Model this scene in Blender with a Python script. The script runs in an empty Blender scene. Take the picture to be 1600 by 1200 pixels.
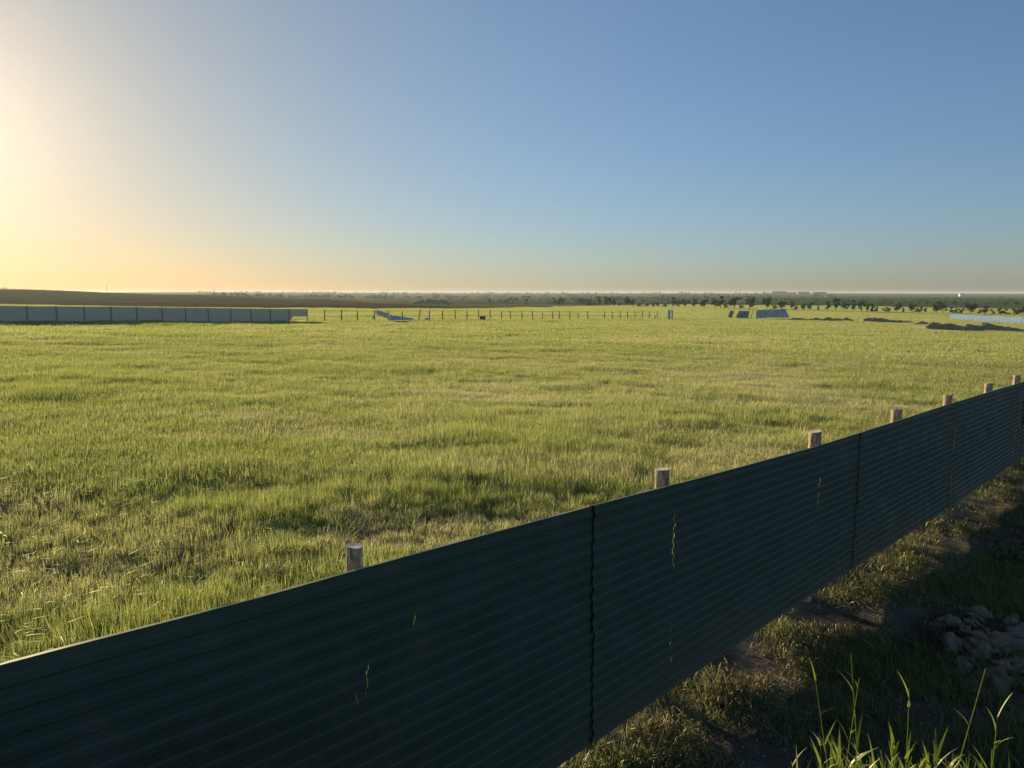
import bpy, math, random
import numpy as np
R = math.radians
random.seed(7); rng = np.random.default_rng(7)
scene = bpy.context.scene

# ------------------------------------------------------------------ camera
EYE = 4.17                     # eye height above the foot of the near fence (camera stands on a spoil bank)
F = 1200.0; PITCH = math.atan(142 / F)
cam_d = bpy.data.cameras.new('camera'); cam = bpy.data.objects.new('camera', cam_d)
scene.collection.objects.link(cam); scene.camera = cam
cam_d.sensor_width = 36; cam_d.lens = F / 1600 * 36; cam_d.clip_start = 0.05; cam_d.clip_end = 60000
cam.location = (0, 0, EYE); cam.rotation_euler = (R(90) - PITCH, 0, 0)

# ------------------------------------------------------------------ light
SUN_EL, SUN_AZ = 10.0, -37.5
sdir = np.array([math.sin(R(SUN_AZ)) * math.cos(R(SUN_EL)), math.cos(R(SUN_AZ)) * math.cos(R(SUN_EL)), math.sin(R(SUN_EL))])
SKY_MAX = 9.6; SKY_COOL = (.99, 1.09, 1.24, 1); SKY_WARM = (1.04, .90, .75, 1)
ld = bpy.data.lights.new('sun', 'SUN'); lo = bpy.data.objects.new('sun', ld); scene.collection.objects.link(lo)
ld.energy = 4.9; ld.angle = R(0.6); ld.color = (1.0, 0.80, 0.52)
from mathutils import Vector
lo.rotation_euler = Vector(sdir).to_track_quat('Z', 'Y').to_euler()
world = bpy.data.worlds.new('World'); scene.world = world; world.use_nodes = True
wn = world.node_tree.nodes; wl = world.node_tree.links; wn.clear()
sky = wn.new('ShaderNodeTexSky'); sky.sky_type = 'NISHITA'; sky.sun_disc = False
sky.sun_elevation = R(SUN_EL); sky.sun_rotation = R(SUN_AZ); sky.altitude = 100
sky.air_density = 1.0; sky.dust_density = 0.35; sky.ozone_density = 2.0
wtc = wn.new('ShaderNodeTexCoord')
wnorm = wn.new('ShaderNodeVectorMath'); wnorm.operation = 'NORMALIZE'; wl.new(wtc.outputs['Generated'], wnorm.inputs[0])
wdot = wn.new('ShaderNodeVectorMath'); wdot.operation = 'DOT_PRODUCT'; wl.new(wnorm.outputs[0], wdot.inputs[0]); wdot.inputs[1].default_value = tuple(sdir)
def wmath(op, a, b=None, clamp=False):
    m = wn.new('ShaderNodeMath'); m.operation = op; m.use_clamp = clamp
    for i, v in enumerate((a, b)):
        if v is None: continue
        if isinstance(v, (int, float)): m.inputs[i].default_value = v
        else: wl.new(v, m.inputs[i])
    return m.outputs[0]
d01 = wmath('MAXIMUM', wdot.outputs['Value'], 0.0)
def lobe(p, amp, col):
    v = wmath('MULTIPLY', wmath('POWER', d01, p), amp)
    c = wn.new('ShaderNodeMix'); c.data_type = 'RGBA'; c.blend_type = 'MULTIPLY'; c.inputs[0].default_value = 1
    wl.new(v, c.inputs[6]); c.inputs[7].default_value = (*col, 1); return c.outputs[2]
def wadd(a, b):
    c = wn.new('ShaderNodeMix'); c.data_type = 'RGBA'; c.blend_type = 'ADD'; c.inputs[0].default_value = 1
    wl.new(a, c.inputs[6]); wl.new(b, c.inputs[7]); return c.outputs[2]
SKY_STRENGTH = 0.075
def wvec(op, a, b=None, scale=None):
    m = wn.new('ShaderNodeVectorMath'); m.operation = op; wl.new(a, m.inputs[0])
    if b is not None:
        if isinstance(b, tuple): m.inputs[1].default_value = b
        else: wl.new(b, m.inputs[1])
    if scale is not None: wl.new(scale, m.inputs['Scale'])
    return m.outputs['Value'] if op == 'DOT_PRODUCT' else m.outputs[0]
lum = wvec('DOT_PRODUCT', sky.outputs[0], (.3, .5, .2))
soft = wmath('DIVIDE', 1.0, wmath('ADD', wmath('DIVIDE', lum, SKY_MAX), 1.0))      # tone compression: keeps the bright side of the sky from burning out
tot = wvec('SCALE', sky.outputs[0], scale=soft)
tm = wn.new('ShaderNodeMix'); tm.data_type = 'RGBA'; wl.new(wmath('POWER', d01, 7), tm.inputs[0]); tm.inputs[6].default_value = SKY_COOL; tm.inputs[7].default_value = SKY_WARM
tot = wvec('MULTIPLY', tot, tm.outputs[2])
sx = wn.new('ShaderNodeSeparateXYZ'); wl.new(wnorm.outputs[0], sx.inputs[0])
low = wmath('POWER', 2.718, wmath('MULTIPLY', wmath('ABSOLUTE', sx.outputs[2]), -7.0))
hm = wn.new('ShaderNodeMix'); hm.data_type = 'RGBA'; wl.new(low, hm.inputs[0]); hm.inputs[6].default_value = (1, 1, 1, 1); hm.inputs[7].default_value = (.84, .93, 1.24, 1)
tot = wvec('MULTIPLY', tot, hm.outputs[2])
rim = wmath('SUBTRACT', 1.0, wmath('MULTIPLY', wmath('POWER', 2.718, wmath('MULTIPLY', wmath('ABSOLUTE', sx.outputs[2]), -70.0)), .16))
tot = wvec('SCALE', tot, scale=rim)
tot = wadd(tot, lobe(120, 2.7, (1.0, 0.83, 0.62)))      # the milky aureole round a low sun
tot = wadd(tot, lobe(24, .6, (1.0, 0.84, 0.56)))
tot = wadd(tot, lobe(4, .55, (1.0, 0.93, 0.78)))
bg = wn.new('ShaderNodeBackground'); bg.inputs[1].default_value = SKY_STRENGTH
wo = wn.new('ShaderNodeOutputWorld'); wl.new(tot, bg.inputs[0]); wl.new(bg.outputs[0], wo.inputs[0])
vs = scene.view_settings; vs.view_transform = 'Standard'; vs.look = 'None'; vs.exposure = 0.75; vs.gamma = 1; vs.use_curve_mapping = False
scene.cycles.max_bounces = 8; scene.cycles.transmission_bounces = 4; scene.cycles.volume_bounces = 1
scene.cycles.use_denoising = True

# ------------------------------------------------------------------ helpers
def link(o): scene.collection.objects.link(o); return o
def tag(o, label=None, cat=None, group=None, kind=None):
    if label: o['label'] = label
    if cat: o['category'] = cat
    if group: o['group'] = group
    if kind: o['kind'] = kind
    return o
def empty(name, loc, rz=0):
    o = bpy.data.objects.new(name, None); o.location = loc; o.rotation_euler = (0, 0, rz); o.empty_display_size = .2
    return link(o)
def ray(px, py):
    u = (px - 800) / F; v = (600 - py) / F
    return np.array([u, math.cos(PITCH) + v * math.sin(PITCH), -math.sin(PITCH) + v * math.cos(PITCH)])
class MB:
    def __init__(s): s.v = []; s.f = []; s.attr = []
    def add(s, verts, faces, a=None):
        n = len(s.v); s.v += [tuple(map(float, p)) for p in verts]; s.f += [tuple(i + n for i in f) for f in faces]
        s.attr += [a if a is not None else 0.5] * len(verts)
    def box(s, c, h, rz=0, ax=None):
        c = np.array(c, float)
        if ax is None:
            ax = np.array([[math.cos(rz), math.sin(rz), 0], [-math.sin(rz), math.cos(rz), 0], [0, 0, 1]])
        V = [c + ax[0] * h[0] * i + ax[1] * h[1] * j + ax[2] * h[2] * k for i in (-1, 1) for j in (-1, 1) for k in (-1, 1)]
        s.add(V, [(0, 1, 3, 2), (4, 6, 7, 5), (0, 4, 5, 1), (2, 3, 7, 6), (0, 2, 6, 4), (1, 5, 7, 3)])
    def tube(s, pts, rad, n=8, cap=True, jit=0):
        pts = [np.array(p, float) for p in pts]; V = []; Fc = []
        for i, p in enumerate(pts):
            d = pts[min(i + 1, len(pts) - 1)] - pts[max(i - 1, 0)]; d /= np.linalg.norm(d) + 1e-9
            a = np.cross(d, [0, 0, 1.0]) if abs(d[2]) < .9 else np.cross(d, [1.0, 0, 0]); a /= np.linalg.norm(a); b = np.cross(d, a)
            for k in range(n):
                th = 2 * math.pi * k / n; r = rad[i] * (1 + jit * (random.random() - .5))
                V.append(p + a * math.cos(th) * r + b * math.sin(th) * r)
        for i in range(len(pts) - 1):
            for k in range(n):
                k2 = (k + 1) % n; Fc.append((i * n + k, i * n + k2, (i + 1) * n + k2, (i + 1) * n + k))
        if cap: Fc.append(tuple(range(n))[::-1]); Fc.append(tuple((len(pts) - 1) * n + k for k in range(n)))
        s.add(V, Fc)
    def mesh(s, name, mats, smooth=False, attr=False):
        me = bpy.data.meshes.new(name); me.from_pydata(s.v, [], s.f); me.update()
        for m in (mats if isinstance(mats, (list, tuple)) else [mats]): me.materials.append(m)
        if smooth: me.polygons.foreach_set('use_smooth', [True] * len(me.polygons))
        if attr:
            at = me.attributes.new('blade', 'FLOAT', 'POINT'); at.data.foreach_set('value', s.attr)
        return me
    def build(s, name, mat, parent=None, smooth=False, attr=False):
        o = bpy.data.objects.new(name, s.mesh(name, mat, smooth, attr)); link(o)
        if parent is not None: o.parent = parent
        return o
_tab = rng.random((8, 256, 256))
def vnoise(x, y, seed=0):
    x = np.asarray(x, float); y = np.asarray(y, float)
    xi = np.floor(x).astype(int); yi = np.floor(y).astype(int); fx = x - xi; fy = y - yi
    fx = fx * fx * (3 - 2 * fx); fy = fy * fy * (3 - 2 * fy); T = _tab[seed % 8]
    g = lambda a, b: T[a % 256, b % 256]
    return (g(xi, yi) * (1 - fx) + g(xi + 1, yi) * fx) * (1 - fy) + (g(xi, yi + 1) * (1 - fx) + g(xi + 1, yi + 1) * fx) * fy
def fbm(x, y, sc, seed=0, o=4):
    s = 0; a = 1; t = 0
    for i in range(o):
        s = s + a * vnoise(np.asarray(x) / sc * 2 ** i + 17.3 * i, np.asarray(y) / sc * 2 ** i + 5.1 * i, seed + i); t += a; a *= .5
    return s / t
def sstep(a, b, x):
    t = np.clip((np.asarray(x, float) - a) / (b - a), 0, 1); return t * t * (3 - 2 * t)

# ------------------------------------------------------------------ near fence line geometry
FA = R(42); FD = 4.0
FN = np.array([-math.cos(FA), math.sin(FA)]); FU = np.array([math.sin(FA), math.cos(FA)])
top_t = np.array([.23, .371, .551, .728, 1.019, 1.382, 1.693, 2.22, 2.748, 3.195, 3.743, 4.675, 5.753, 6.968]) * FD
top_z = np.array([-.422, -.430, -.440, -.447, -.459, -.476, -.493, -.519, -.543, -.557, -.572, -.597, -.632, -.672]) * FD
bot_t = np.array([1.331, 1.728, 2.245, 2.97, 3.81, 4.783, 6.236, 7.271]) * FD
bot_z = np.array([-1.052, -1.063, -1.080, -1.110, -1.155, -1.205, -1.264, -1.304]) * FD
_tt = np.linspace(-14, 60, 1500)
def _curve(t, z, s0, s1):
    c = np.interp(_tt, t, z); c = np.where(_tt < t[0], z[0] + (_tt - t[0]) * s0, c); c = np.where(_tt > t[-1], z[-1] + (_tt - t[-1]) * s1, c)
    k = np.exp(-np.linspace(-2, 2, 21) ** 2); k /= k.sum(); return np.convolve(np.pad(c, 10, 'edge'), k, 'valid')
_ct = _curve(top_t, top_z, -.035, -.035); _cb = _curve(bot_t, bot_z, -.032, -.035)
ztop = lambda t: EYE + np.interp(t, _tt, _ct)
zbot = lambda t: EYE + np.interp(t, _tt, _cb)
GAP = 0.17

# ------------------------------------------------------------------ terrain
COLS = [0, 300, 480, 600, 800, 1000, 1240, 1600]
RK = [200, 300, 430, 700, 1000, 1500, 2500, 4000, 7000, 12500]
YT = [[484, 480, 476, 463, 451.5, 455, 458, 458, 458, 458],
      [488, 482, 477, 466, 460.5, 461.5, 460, 458, 456, 456],
      [490, 482, 477, 470, 466.5, 466.5, 462, 459, 457, 456.5],
      [492, 484, 478, 474, 471, 467.5, 463, 460, 457.6, 457],
      [494, 487, 481, 476, 473, 468.5, 464, 460, 457.6, 457.3],
      [497, 491, 484, 477, 473, 468, 463, 460, 458.2, 457.8],
      [502, 495, 489, 479, 473, 468, 463, 459.5, 458.2, 457.6],
      [512, 503, 495, 482, 474, 469, 465, 461, 459, 458.3]]
YT = np.array(YT); LR = np.log(RK)
def terrain(x, y, detail=True):
    x = np.asarray(x, float); y = np.asarray(y, float)
    t = x * FU[0] + y * FU[1]; s = x * FN[0] + y * FN[1] - FD
    foot = zbot(np.clip(t, -10, 30)) - GAP
    tail = np.where(t > 30, -(t - 30) * .0225, 0) + np.where(t < -10, -(t + 10) * .01, 0)
    z = foot + tail + .0148 * np.where(s > 0, s, s * .3) * sstep(0, 14, np.abs(s)) 
    z = np.maximum(z, EYE - 60)
    r = np.hypot(x, y) + 1e-6; az = np.arctan2(x, np.maximum(y, 1e-3)); az = np.clip(az, -.9, .9)
    col = np.clip(800 + F * np.tan(az), -100, 1750)
    Y = np.maximum(r * np.cos(az), 150)
    li = np.log(np.clip(Y, 200, 12500))
    rows = np.stack([np.interp(li, LR, YT[i]) for i in range(len(COLS))])
    ci = np.interp(col, COLS, np.arange(len(COLS))); a = np.floor(ci).astype(int); b = np.minimum(a + 1, len(COLS) - 1); w = ci - a; w = w * w * (3 - 2 * w)
    yy = np.take_along_axis(rows, a[None], 0)[0] * (1 - w) + np.take_along_axis(rows, b[None], 0)[0] * w if x.ndim else rows[a, 0] * 0
    v = (600 - yy) / F
    zt = EYE + Y * (-math.sin(PITCH) + v * math.cos(PITCH)) / (math.cos(PITCH) + v * math.sin(PITCH))
    k = sstep(170, 330, r)
    z = z * (1 - k) + zt * k
    # spoil bank under the viewer
    z = z + 2.5 * (1 - sstep(1.75, 3.75, r + .25 * (vnoise(x * 1.3, y * 1.3, 3) - .5)))
    if detail:
        z = z + (fbm(x, y, 3.0, 2) - .5) * .16 * sstep(.5, 3, np.abs(s)) * (1 - sstep(60, 120, r)) + (fbm(x, y, .45, 4, 4) - .5) * .09 * (1 - sstep(20, 40, r))
        z = z + (fbm(x, y, 45, 1) - .5) * 1.0 * sstep(30, 90, r) * (1 - sstep(120, 400, r)) * .5
    return z
def ter(x, y): return float(terrain(np.array([x]), np.array([y]))[0])
def hit(px, py, lo=12, hi=1500):
    d = ray(px, py); Y = np.geomspace(lo, hi, 900); X = d[0] / d[1] * Y; Z = EYE + d[2] / d[1] * Y
    g = terrain(X, Y); below = np.nonzero(g >= Z)[0]
    i = below[0] if len(below) else int(np.argmin(Z - g)); return np.array([X[i], Y[i], g[i]])
def at(px, Y):
    x = (px - 800) / F * Y * (1 / math.cos(PITCH)) * .993 ; return np.array([x, Y, ter(x, Y)])

# ------------------------------------------------------------------ materials
def newmat(name):
    m = bpy.data.materials.new(name); m.use_nodes = True; nt = m.node_tree; b = nt.nodes['Principled BSDF']; return m, nt, b
def ramp(nt, src, stops):
    r = nt.nodes.new('ShaderNodeValToRGB'); e = r.color_ramp.elements
    while len(e) < len(stops): e.new(.5)
    for el, (p, c) in zip(e, stops): el.position = p; el.color = (*c, 1)
    nt.links.new(src, r.inputs[0]); return r.outputs[0]
def noise(nt, scale, detail=4, rough=.55, coord='Object', mapscale=None):
    tc = nt.nodes.new('ShaderNodeTexCoord'); n = nt.nodes.new('ShaderNodeTexNoise'); n.inputs['Scale'].default_value = scale; n.inputs['Detail'].default_value = detail; n.inputs['Roughness'].default_value = rough
    src = tc.outputs[coord]
    if mapscale:
        mp = nt.nodes.new('ShaderNodeMapping'); mp.inputs['Scale'].default_value = mapscale; nt.links.new(src, mp.inputs[0]); src = mp.outputs[0]
    nt.links.new(src, n.inputs['Vector']); return n.outputs[0]
def bump(nt, b, src, strength, dist):
    n = nt.nodes.new('ShaderNodeBump'); n.inputs['Strength'].default_value = strength; n.inputs['Distance'].default_value = dist
    nt.links.new(src, n.inputs['Height']); nt.links.new(n.outputs[0], b.inputs['Normal'])
def mixc(nt, f, a, c2, blend='MIX'):
    m = nt.nodes.new('ShaderNodeMix'); m.data_type = 'RGBA'; m.blend_type = blend
    for i, v in ((0, f), (6, a), (7, c2)):
        if isinstance(v, (int, float)): m.inputs[i].default_value = v
        elif isinstance(v, tuple): m.inputs[i].default_value = (*v, 1)
        else: nt.links.new(v, m.inputs[i])
    return m.outputs[2]
def simple(name, c0, c1, scale, rough=.8, metal=0, bstr=.3, bdist=.01, mapscale=None, spec=.5):
    m, nt, b = newmat(name); n = noise(nt, scale, 5, .6, mapscale=mapscale)
    nt.links.new(ramp(nt, n, [(.3, c0), (.7, c1)]), b.inputs['Base Color']); b.inputs['Roughness'].default_value = rough; b.inputs['Metallic'].default_value = metal
    b.inputs['Specular IOR Level'].default_value = spec
    if bstr: bump(nt, b, n, bstr, bdist)
    return m
M = {}
M['sheet'], nt, b = newmat('dark_green_painted_steel')
n1 = noise(nt, 1.3, 6, .6, mapscale=(1, 1, 3)); n2 = noise(nt, 55, 4, .7)
c = ramp(nt, n1, [(.3, (.046, .070, .048)), (.7, (.064, .090, .062))]); c = mixc(nt, ramp(nt, n2, [(.55, (0, 0, 0)), (.8, (.35, .35, .35))]), c, (.07, .075, .06))
n4 = noise(nt, 3.2, 9, .72, mapscale=(1, 1, .35)); c = mixc(nt, ramp(nt, n4, [(.52, (0, 0, 0)), (.72, (.55,) * 3)]), c, (.125, .122, .088))
nt.links.new(c, b.inputs['Base Color']); nt.links.new(ramp(nt, n4, [(.35, (.42,) * 3), (.65, (.68,) * 3)]), b.inputs['Roughness']); bump(nt, b, n4, .35, .012); b.inputs['Specular IOR Level'].default_value = .42
M['edge'] = simple('painted_sunlit_edge', (.38, .38, .16), (.58, .56, .30), 40, .5, .15, 0)  # pale yellow paints the sunlit line along the fence tops
M['bark'], nt, b = newmat('rough_log_bark')
n1 = noise(nt, 9, 8, .7, mapscale=(2.2, 2.2, .5)); n2 = noise(nt, 45, 4)
c = ramp(nt, n1, [(.36, (.12, .08, .055)), (.47, (.52, .36, .25)), (.62, (.76, .58, .43))]); c = mixc(nt, ramp(nt, n2, [(.35, (.4,) * 3), (.6, (0, 0, 0))]), c, (.12, .08, .06))
nt.links.new(c, b.inputs['Base Color']); b.inputs['Roughness'].default_value = .9; bump(nt, b, n1, .9, .02)
M['cut'], nt, b = newmat('sawn_log_end')
tc = nt.nodes.new('ShaderNodeTexCoord'); w = nt.nodes.new('ShaderNodeTexWave'); w.wave_type = 'RINGS'; w.rings_direction = 'Z'; w.inputs['Scale'].default_value = 22; w.inputs['Distortion'].default_value = 3; nt.links.new(tc.outputs['Object'], w.inputs['Vector'])
nt.links.new(ramp(nt, w.outputs[0], [(0, (.52, .40, .29)), (1, (.74, .61, .47))]), b.inputs['Base Color']); b.inputs['Roughness'].default_value = .85
M['steel'] = simple('screw_steel', (.3, .3, .3), (.5, .5, .48), 60, .4, .8, 0)
M['rail'] = simple('rail_timber', (.2, .14, .09), (.36, .26, .17), 12, .85, 0, .4, .01, (1, 1, 6))
M['grey_sheet'] = simple('galvanised_grey_sheet', (.62, .54, .41), (.70, .61, .47), .7, .8, 0, .1, .01, None, .2)
M['blue_sheet'] = simple('light_blue_sheet', (.24, .26, .25), (.66, .68, .65), 1.4, .75, 0, .1, .01, (1, 1, .05), .2)  # upright streaks paint light and dark on ribs that shade weakly
M['pale_blue'] = simple('pale_blue_sheet', (.075, .18, .35), (.13, .245, .42), .9, .6, 0, .1, .01, (1, 1, .1), .3)
M['bright_blue'] = simple('bright_blue_sheet', (.40, .50, .58), (.55, .63, .70), .9, .6, 0, .1, .01, (1, 1, .1), .3)
M['slate_sheet'] = simple('slate_sheet', (.22, .22, .205), (.36, .35, .32), 1.2, .8, 0, .1, .01, (1, 1, .1), .2)  # streaked upright to paint rib shading
M['post'] = simple('weathered_post', (.15, .11, .07), (.25, .19, .12), 5, .9, 0, .3, .01, (2, 2, .4))
M['pale_post'] = simple('grey_post', (.26, .24, .20), (.36, .33, .27), 5, .9, 0, .2)
M['soil'], nt, b = newmat('heaped_soil')
n1 = noise(nt, .6, 9, .68); n2 = noise(nt, 6, 5)
c = ramp(nt, n1, [(.3, (.20, .15, .09)), (.5, (.33, .255, .15)), (.68, (.48, .39, .24))]); c = mixc(nt, ramp(nt, n2, [(.5, (0, 0, 0)), (.7, (.5,) * 3)]), c, (.06, .07, .03))
nt.links.new(c, b.inputs['Base Color']); b.inputs['Roughness'].default_value = .95; b.inputs['Specular IOR Level'].default_value = .1; bump(nt, b, n1, .8, .3)
M['clod'] = simple('dry_earth_clod', (.19, .145, .095), (.34, .26, .18), 14, .95, 0, .8, .02, spec=.1)
M['crumb'] = simple('pale_soil_crumb', (.20, .16, .11), (.38, .32, .24), 3, .95, 0, 0)
M['white'] = simple('white_plastic', (.7, .7, .68), (.85, .85, .82), 5, .5, 0, .1, .01)
M['dark'] = simple('dark_crate', (.04, .045, .05), (.07, .075, .085), 4, .6, 0, .1, .01)
M['brick'] = simple('far_brick', (.22, .13, .10), (.30, .19, .15), .1, .9, 0, 0)
M['roof'] = simple('far_roof', (.2, .2, .2), (.3, .29, .27), .1, .8, 0, 0)
M['glass'] = simple('far_window', (.02, .03, .04), (.05, .06, .07), .5, .2, 0, 0)
M['wall_white'] = simple('far_white_wall', (.7, .7, .66), (.8, .8, .76), .2, .7, 0, 0)
M['dryplant'] = simple('dry_brown_leaf', (.16, .09, .05), (.30, .19, .11), 20, .8, 0, 0)

def leafmat(name, green, dry, trans=.5, instancer=True, var=.25, objcol=False):
    m = bpy.data.materials.new(name); m.use_nodes = True; nt = m.node_tree; nt.nodes.clear()
    out = nt.nodes.new('ShaderNodeOutputMaterial')
    at_ = nt.nodes.new('ShaderNodeAttribute'); at_.attribute_type = 'INSTANCER' if instancer else 'GEOMETRY'; at_.attribute_name = 'tint'
    bl = nt.nodes.new('ShaderNodeAttribute'); bl.attribute_name = 'blade'
    mt = nt.nodes.new('ShaderNodeMath'); mt.operation = 'MULTIPLY_ADD'; nt.links.new(bl.outputs['Fac'], mt.inputs[0]); mt.inputs[1].default_value = .5
    sub = nt.nodes.new('ShaderNodeMath'); sub.operation = 'SUBTRACT'; nt.links.new(at_.outputs['Fac'], sub.inputs[0]); sub.inputs[1].default_value = .25
    nt.links.new(sub.outputs[0], mt.inputs[2]); mt.use_clamp = True
    col = ramp(nt, mt.outputs[0], [(0, green), (.45, tuple(np.array(green) * .55 + np.array(dry) * .45)), (1, dry)])
    hsv = nt.nodes.new('ShaderNodeHueSaturation'); nt.links.new(col, hsv.inputs['Color'])
    ma = nt.nodes.new('ShaderNodeMapRange'); nt.links.new(bl.outputs['Fac'], ma.inputs[0]); ma.inputs[3].default_value = 1 - var; ma.inputs[4].default_value = 1 + var
    nt.links.new(ma.outputs[0], hsv.inputs['Value'])
    df = nt.nodes.new('ShaderNodeBsdfDiffuse'); tr = nt.nodes.new('ShaderNodeBsdfTranslucent'); mx = nt.nodes.new('ShaderNodeMixShader'); mx.inputs[0].default_value = trans
    nt.links.new(hsv.outputs[0], df.inputs[0]); nt.links.new(hsv.outputs[0], tr.inputs[0])
    nt.links.new(df.outputs[0], mx.inputs[1]); nt.links.new(tr.outputs[0], mx.inputs[2])
    gl = nt.nodes.new('ShaderNodeBsdfGlossy'); gl.inputs['Roughness'].default_value = .6; gl.inputs[0].default_value = (.5, .5, .35, 1)
    fr = nt.nodes.new('ShaderNodeFresnel'); fr.inputs[0].default_value = 1.35
    fm = nt.nodes.new('ShaderNodeMath'); fm.operation = 'MULTIPLY'; nt.links.new(fr.outputs[0], fm.inputs[0]); fm.inputs[1].default_value = .3
    m2 = nt.nodes.new('ShaderNodeMixShader'); nt.links.new(fm.outputs[0], m2.inputs[0]); nt.links.new(mx.outputs[0], m2.inputs[1]); nt.links.new(gl.outputs[0], m2.inputs[2])
    nt.links.new(m2.outputs[0], out.inputs[0]); return m
GREEN = (.325, .375, .095); DRY = (.50, .47, .22)
M['grass'] = leafmat('field_grass', GREEN, DRY, .62, var=.35)
M['bent'] = leafmat('bent_leaf', (.44, .50, .14), (.55, .53, .24), .5, var=.2)  # brighter green stands in for the shine on the bent leaves
M['verge'] = leafmat('verge_grass', (.13, .175, .035), (.30, .26, .12), .45, var=.5)  # colours lowered so the grass in the fence's shade looks darker
M['tallgrass'] = leafmat('tall_grass_leaf', (.22, .29, .035), (.38, .35, .12), .5, instancer=False)
M['crown'] = leafmat('tree_leaves', (.035, .095, .04), (.06, .12, .05), .35, instancer=False, var=.5)
M['far_crown'] = leafmat('far_leaves', (.042, .092, .050), (.062, .105, .058), .3, var=.4)
M['trunk'] = simple('tree_trunk', (.06, .045, .035), (.12, .09, .07), 3, .9)

# ground
M['ground'], nt, b = newmat('ground_cover')
vc = nt.nodes.new('ShaderNodeAttribute'); vc.attribute_name = 'land'
n1 = noise(nt, 1.1, 8, .7); n2 = noise(nt, 11, 5, .65); n3 = noise(nt, .02, 6, .6, mapscale=(1, 1, 1))
c = mixc(nt, 1.0, vc.outputs['Color'], ramp(nt, n1, [(.3, (.62,) * 3), (.7, (1.3,) * 3)]), 'MULTIPLY')
c = mixc(nt, 1.0, c, ramp(nt, n2, [(.3, (.75,) * 3), (.7, (1.25,) * 3)]), 'MULTIPLY')
c = mixc(nt, 1.0, c, ramp(nt, n3, [(.35, (.8,) * 3), (.65, (1.2,) * 3)]), 'MULTIPLY')
nt.links.new(c, b.inputs['Base Color']); b.inputs['Roughness'].default_value = .95; b.inputs['Specular IOR Level'].default_value = 0.0; bump(nt, b, n2, .8, .03)

# ------------------------------------------------------------------ ground sheet (one polar grid, reaches the horizon)
def build_ground():
    azs = np.concatenate([np.arange(-180, -50, 5.0), np.arange(-50, 50, .22), np.arange(50, 180, 5.0)]); azr = np.radians(azs)
    rs = np.concatenate([np.geomspace(.6, 40, 190), np.geomspace(40, 12500, 230)[1:]])
    A, Rr = np.meshgrid(azr, rs, indexing='ij'); X = np.sin(A) * Rr; Y = np.cos(A) * Rr
    Z = terrain(X.ravel(), Y.ravel()).reshape(X.shape)
    na, nr = X.shape
    V = np.stack([X, Y, Z], -1).reshape(-1, 3)
    i = np.arange(na)[:, None]; j = np.arange(nr - 1)[None]
    i2 = (i + 1) % na
    q = np.stack([i * nr + j, i * nr + j + 1, i2 * nr + j + 1, i2 * nr + j], -1).reshape(-1, 4)
    V = np.vstack([V, [[0, 0, float(Z[:, 0].mean())]]]); c = len(V) - 1
    tri = [(c, int(k * nr), int(((k + 1) % na) * nr)) for k in range(na)]
    me = bpy.data.meshes.new('ground'); me.from_pydata(V.tolist(), [], q.tolist() + tri); me.update()
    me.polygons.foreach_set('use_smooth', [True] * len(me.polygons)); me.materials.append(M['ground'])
    x, y = V[:, 0], V[:, 1]; r = np.hypot(x, y); az = np.clip(np.arctan2(x, np.maximum(y, 1e-3)), -.9, .9); col = 800 + F * np.tan(az)
    s = x * FN[0] + y * FN[1] - FD
    C = np.tile(np.array([.085, .095, .035]), (len(V), 1))
    def put(mask, rgb):
        m = np.clip(mask, 0, 1)[:, None]; C[:] = C * (1 - m) + np.array(rgb) * m
    bare = sstep(.52, .66, fbm(x, y, 5.0, 5)); put(bare * (s > 0) * (r < 200), (.13, .115, .07))
    put((s <= .3) * (r < 80), (.055, .046, .030)); put((s <= .3) * (r < 80) * sstep(.5, .6, fbm(x, y, 1.4, 6)), (.11, .085, .06)); gv = sstep(-1.7, -.9, s) * (s <= .4) * (r < 60); put(gv * (.35 + .65 * sstep(.42, .55, fbm(x, y, .8, 2))), (.20, .165, .115))  # near-side soil darkened to deepen the fence's shade; gravel strip paler
    rn = r * (1 + (fbm(x, y, 60, 3) - .5) * .15)
    put(sstep(190, 300, rn), (.15, .16, .055))
    put(sstep(280, 300, rn) * sstep(700, 760, rn) * 0 + sstep(430, 470, rn) * (1 - sstep(780, 850, rn)) * sstep(850, 1000, col), (.19, .19, .075))
    R1 = np.interp(col, [0, 480, 600, 700, 790], [1100, 1000, 680, 430, 300])
    R0 = np.interp(col, [0, 300, 480, 800], [150, 200, 300, 295])
    put(sstep(R0, R0 * 1.04, rn) * (1 - sstep(R1, R1 * 1.05, rn)) * (col < 800), (.105, .086, .048))
    st = fbm(x * .2 + y * .03, y, 70, 2, 2); put(sstep(.5, .56, st) * sstep(420, 450, rn) * (1 - sstep(1300, 1400, rn)) * (col < 560), (.11, .115, .05))
    put(sstep(700, 760, rn) * (1 - sstep(1150, 1250, rn)) * (col < 520), (.095, .105, .045))
    put(sstep(760, 860, rn) * (1 - sstep(2300, 2500, rn)) * sstep(560, 760, col), (.062, .105, .045))
    put(sstep(.45, .6, fbm(x, y, 260, 4)) * sstep(900, 1000, rn) * (1 - sstep(2200, 2500, rn)) * sstep(560, 700, col) * (1 - sstep(1150, 1300, col)), (.15, .18, .075))
    put(sstep(2500, 2700, rn), (.12, .125, .07)); put(sstep(.5, .55, fbm(x * .15, y, 500, 1, 2)) * sstep(2700, 2900, rn), (.085, .075, .05))
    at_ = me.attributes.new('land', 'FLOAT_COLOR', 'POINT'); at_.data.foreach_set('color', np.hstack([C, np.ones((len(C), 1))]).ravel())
    o = link(bpy.data.objects.new('ground', me)); o['kind'] = 'structure'; return o
build_ground()

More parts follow.
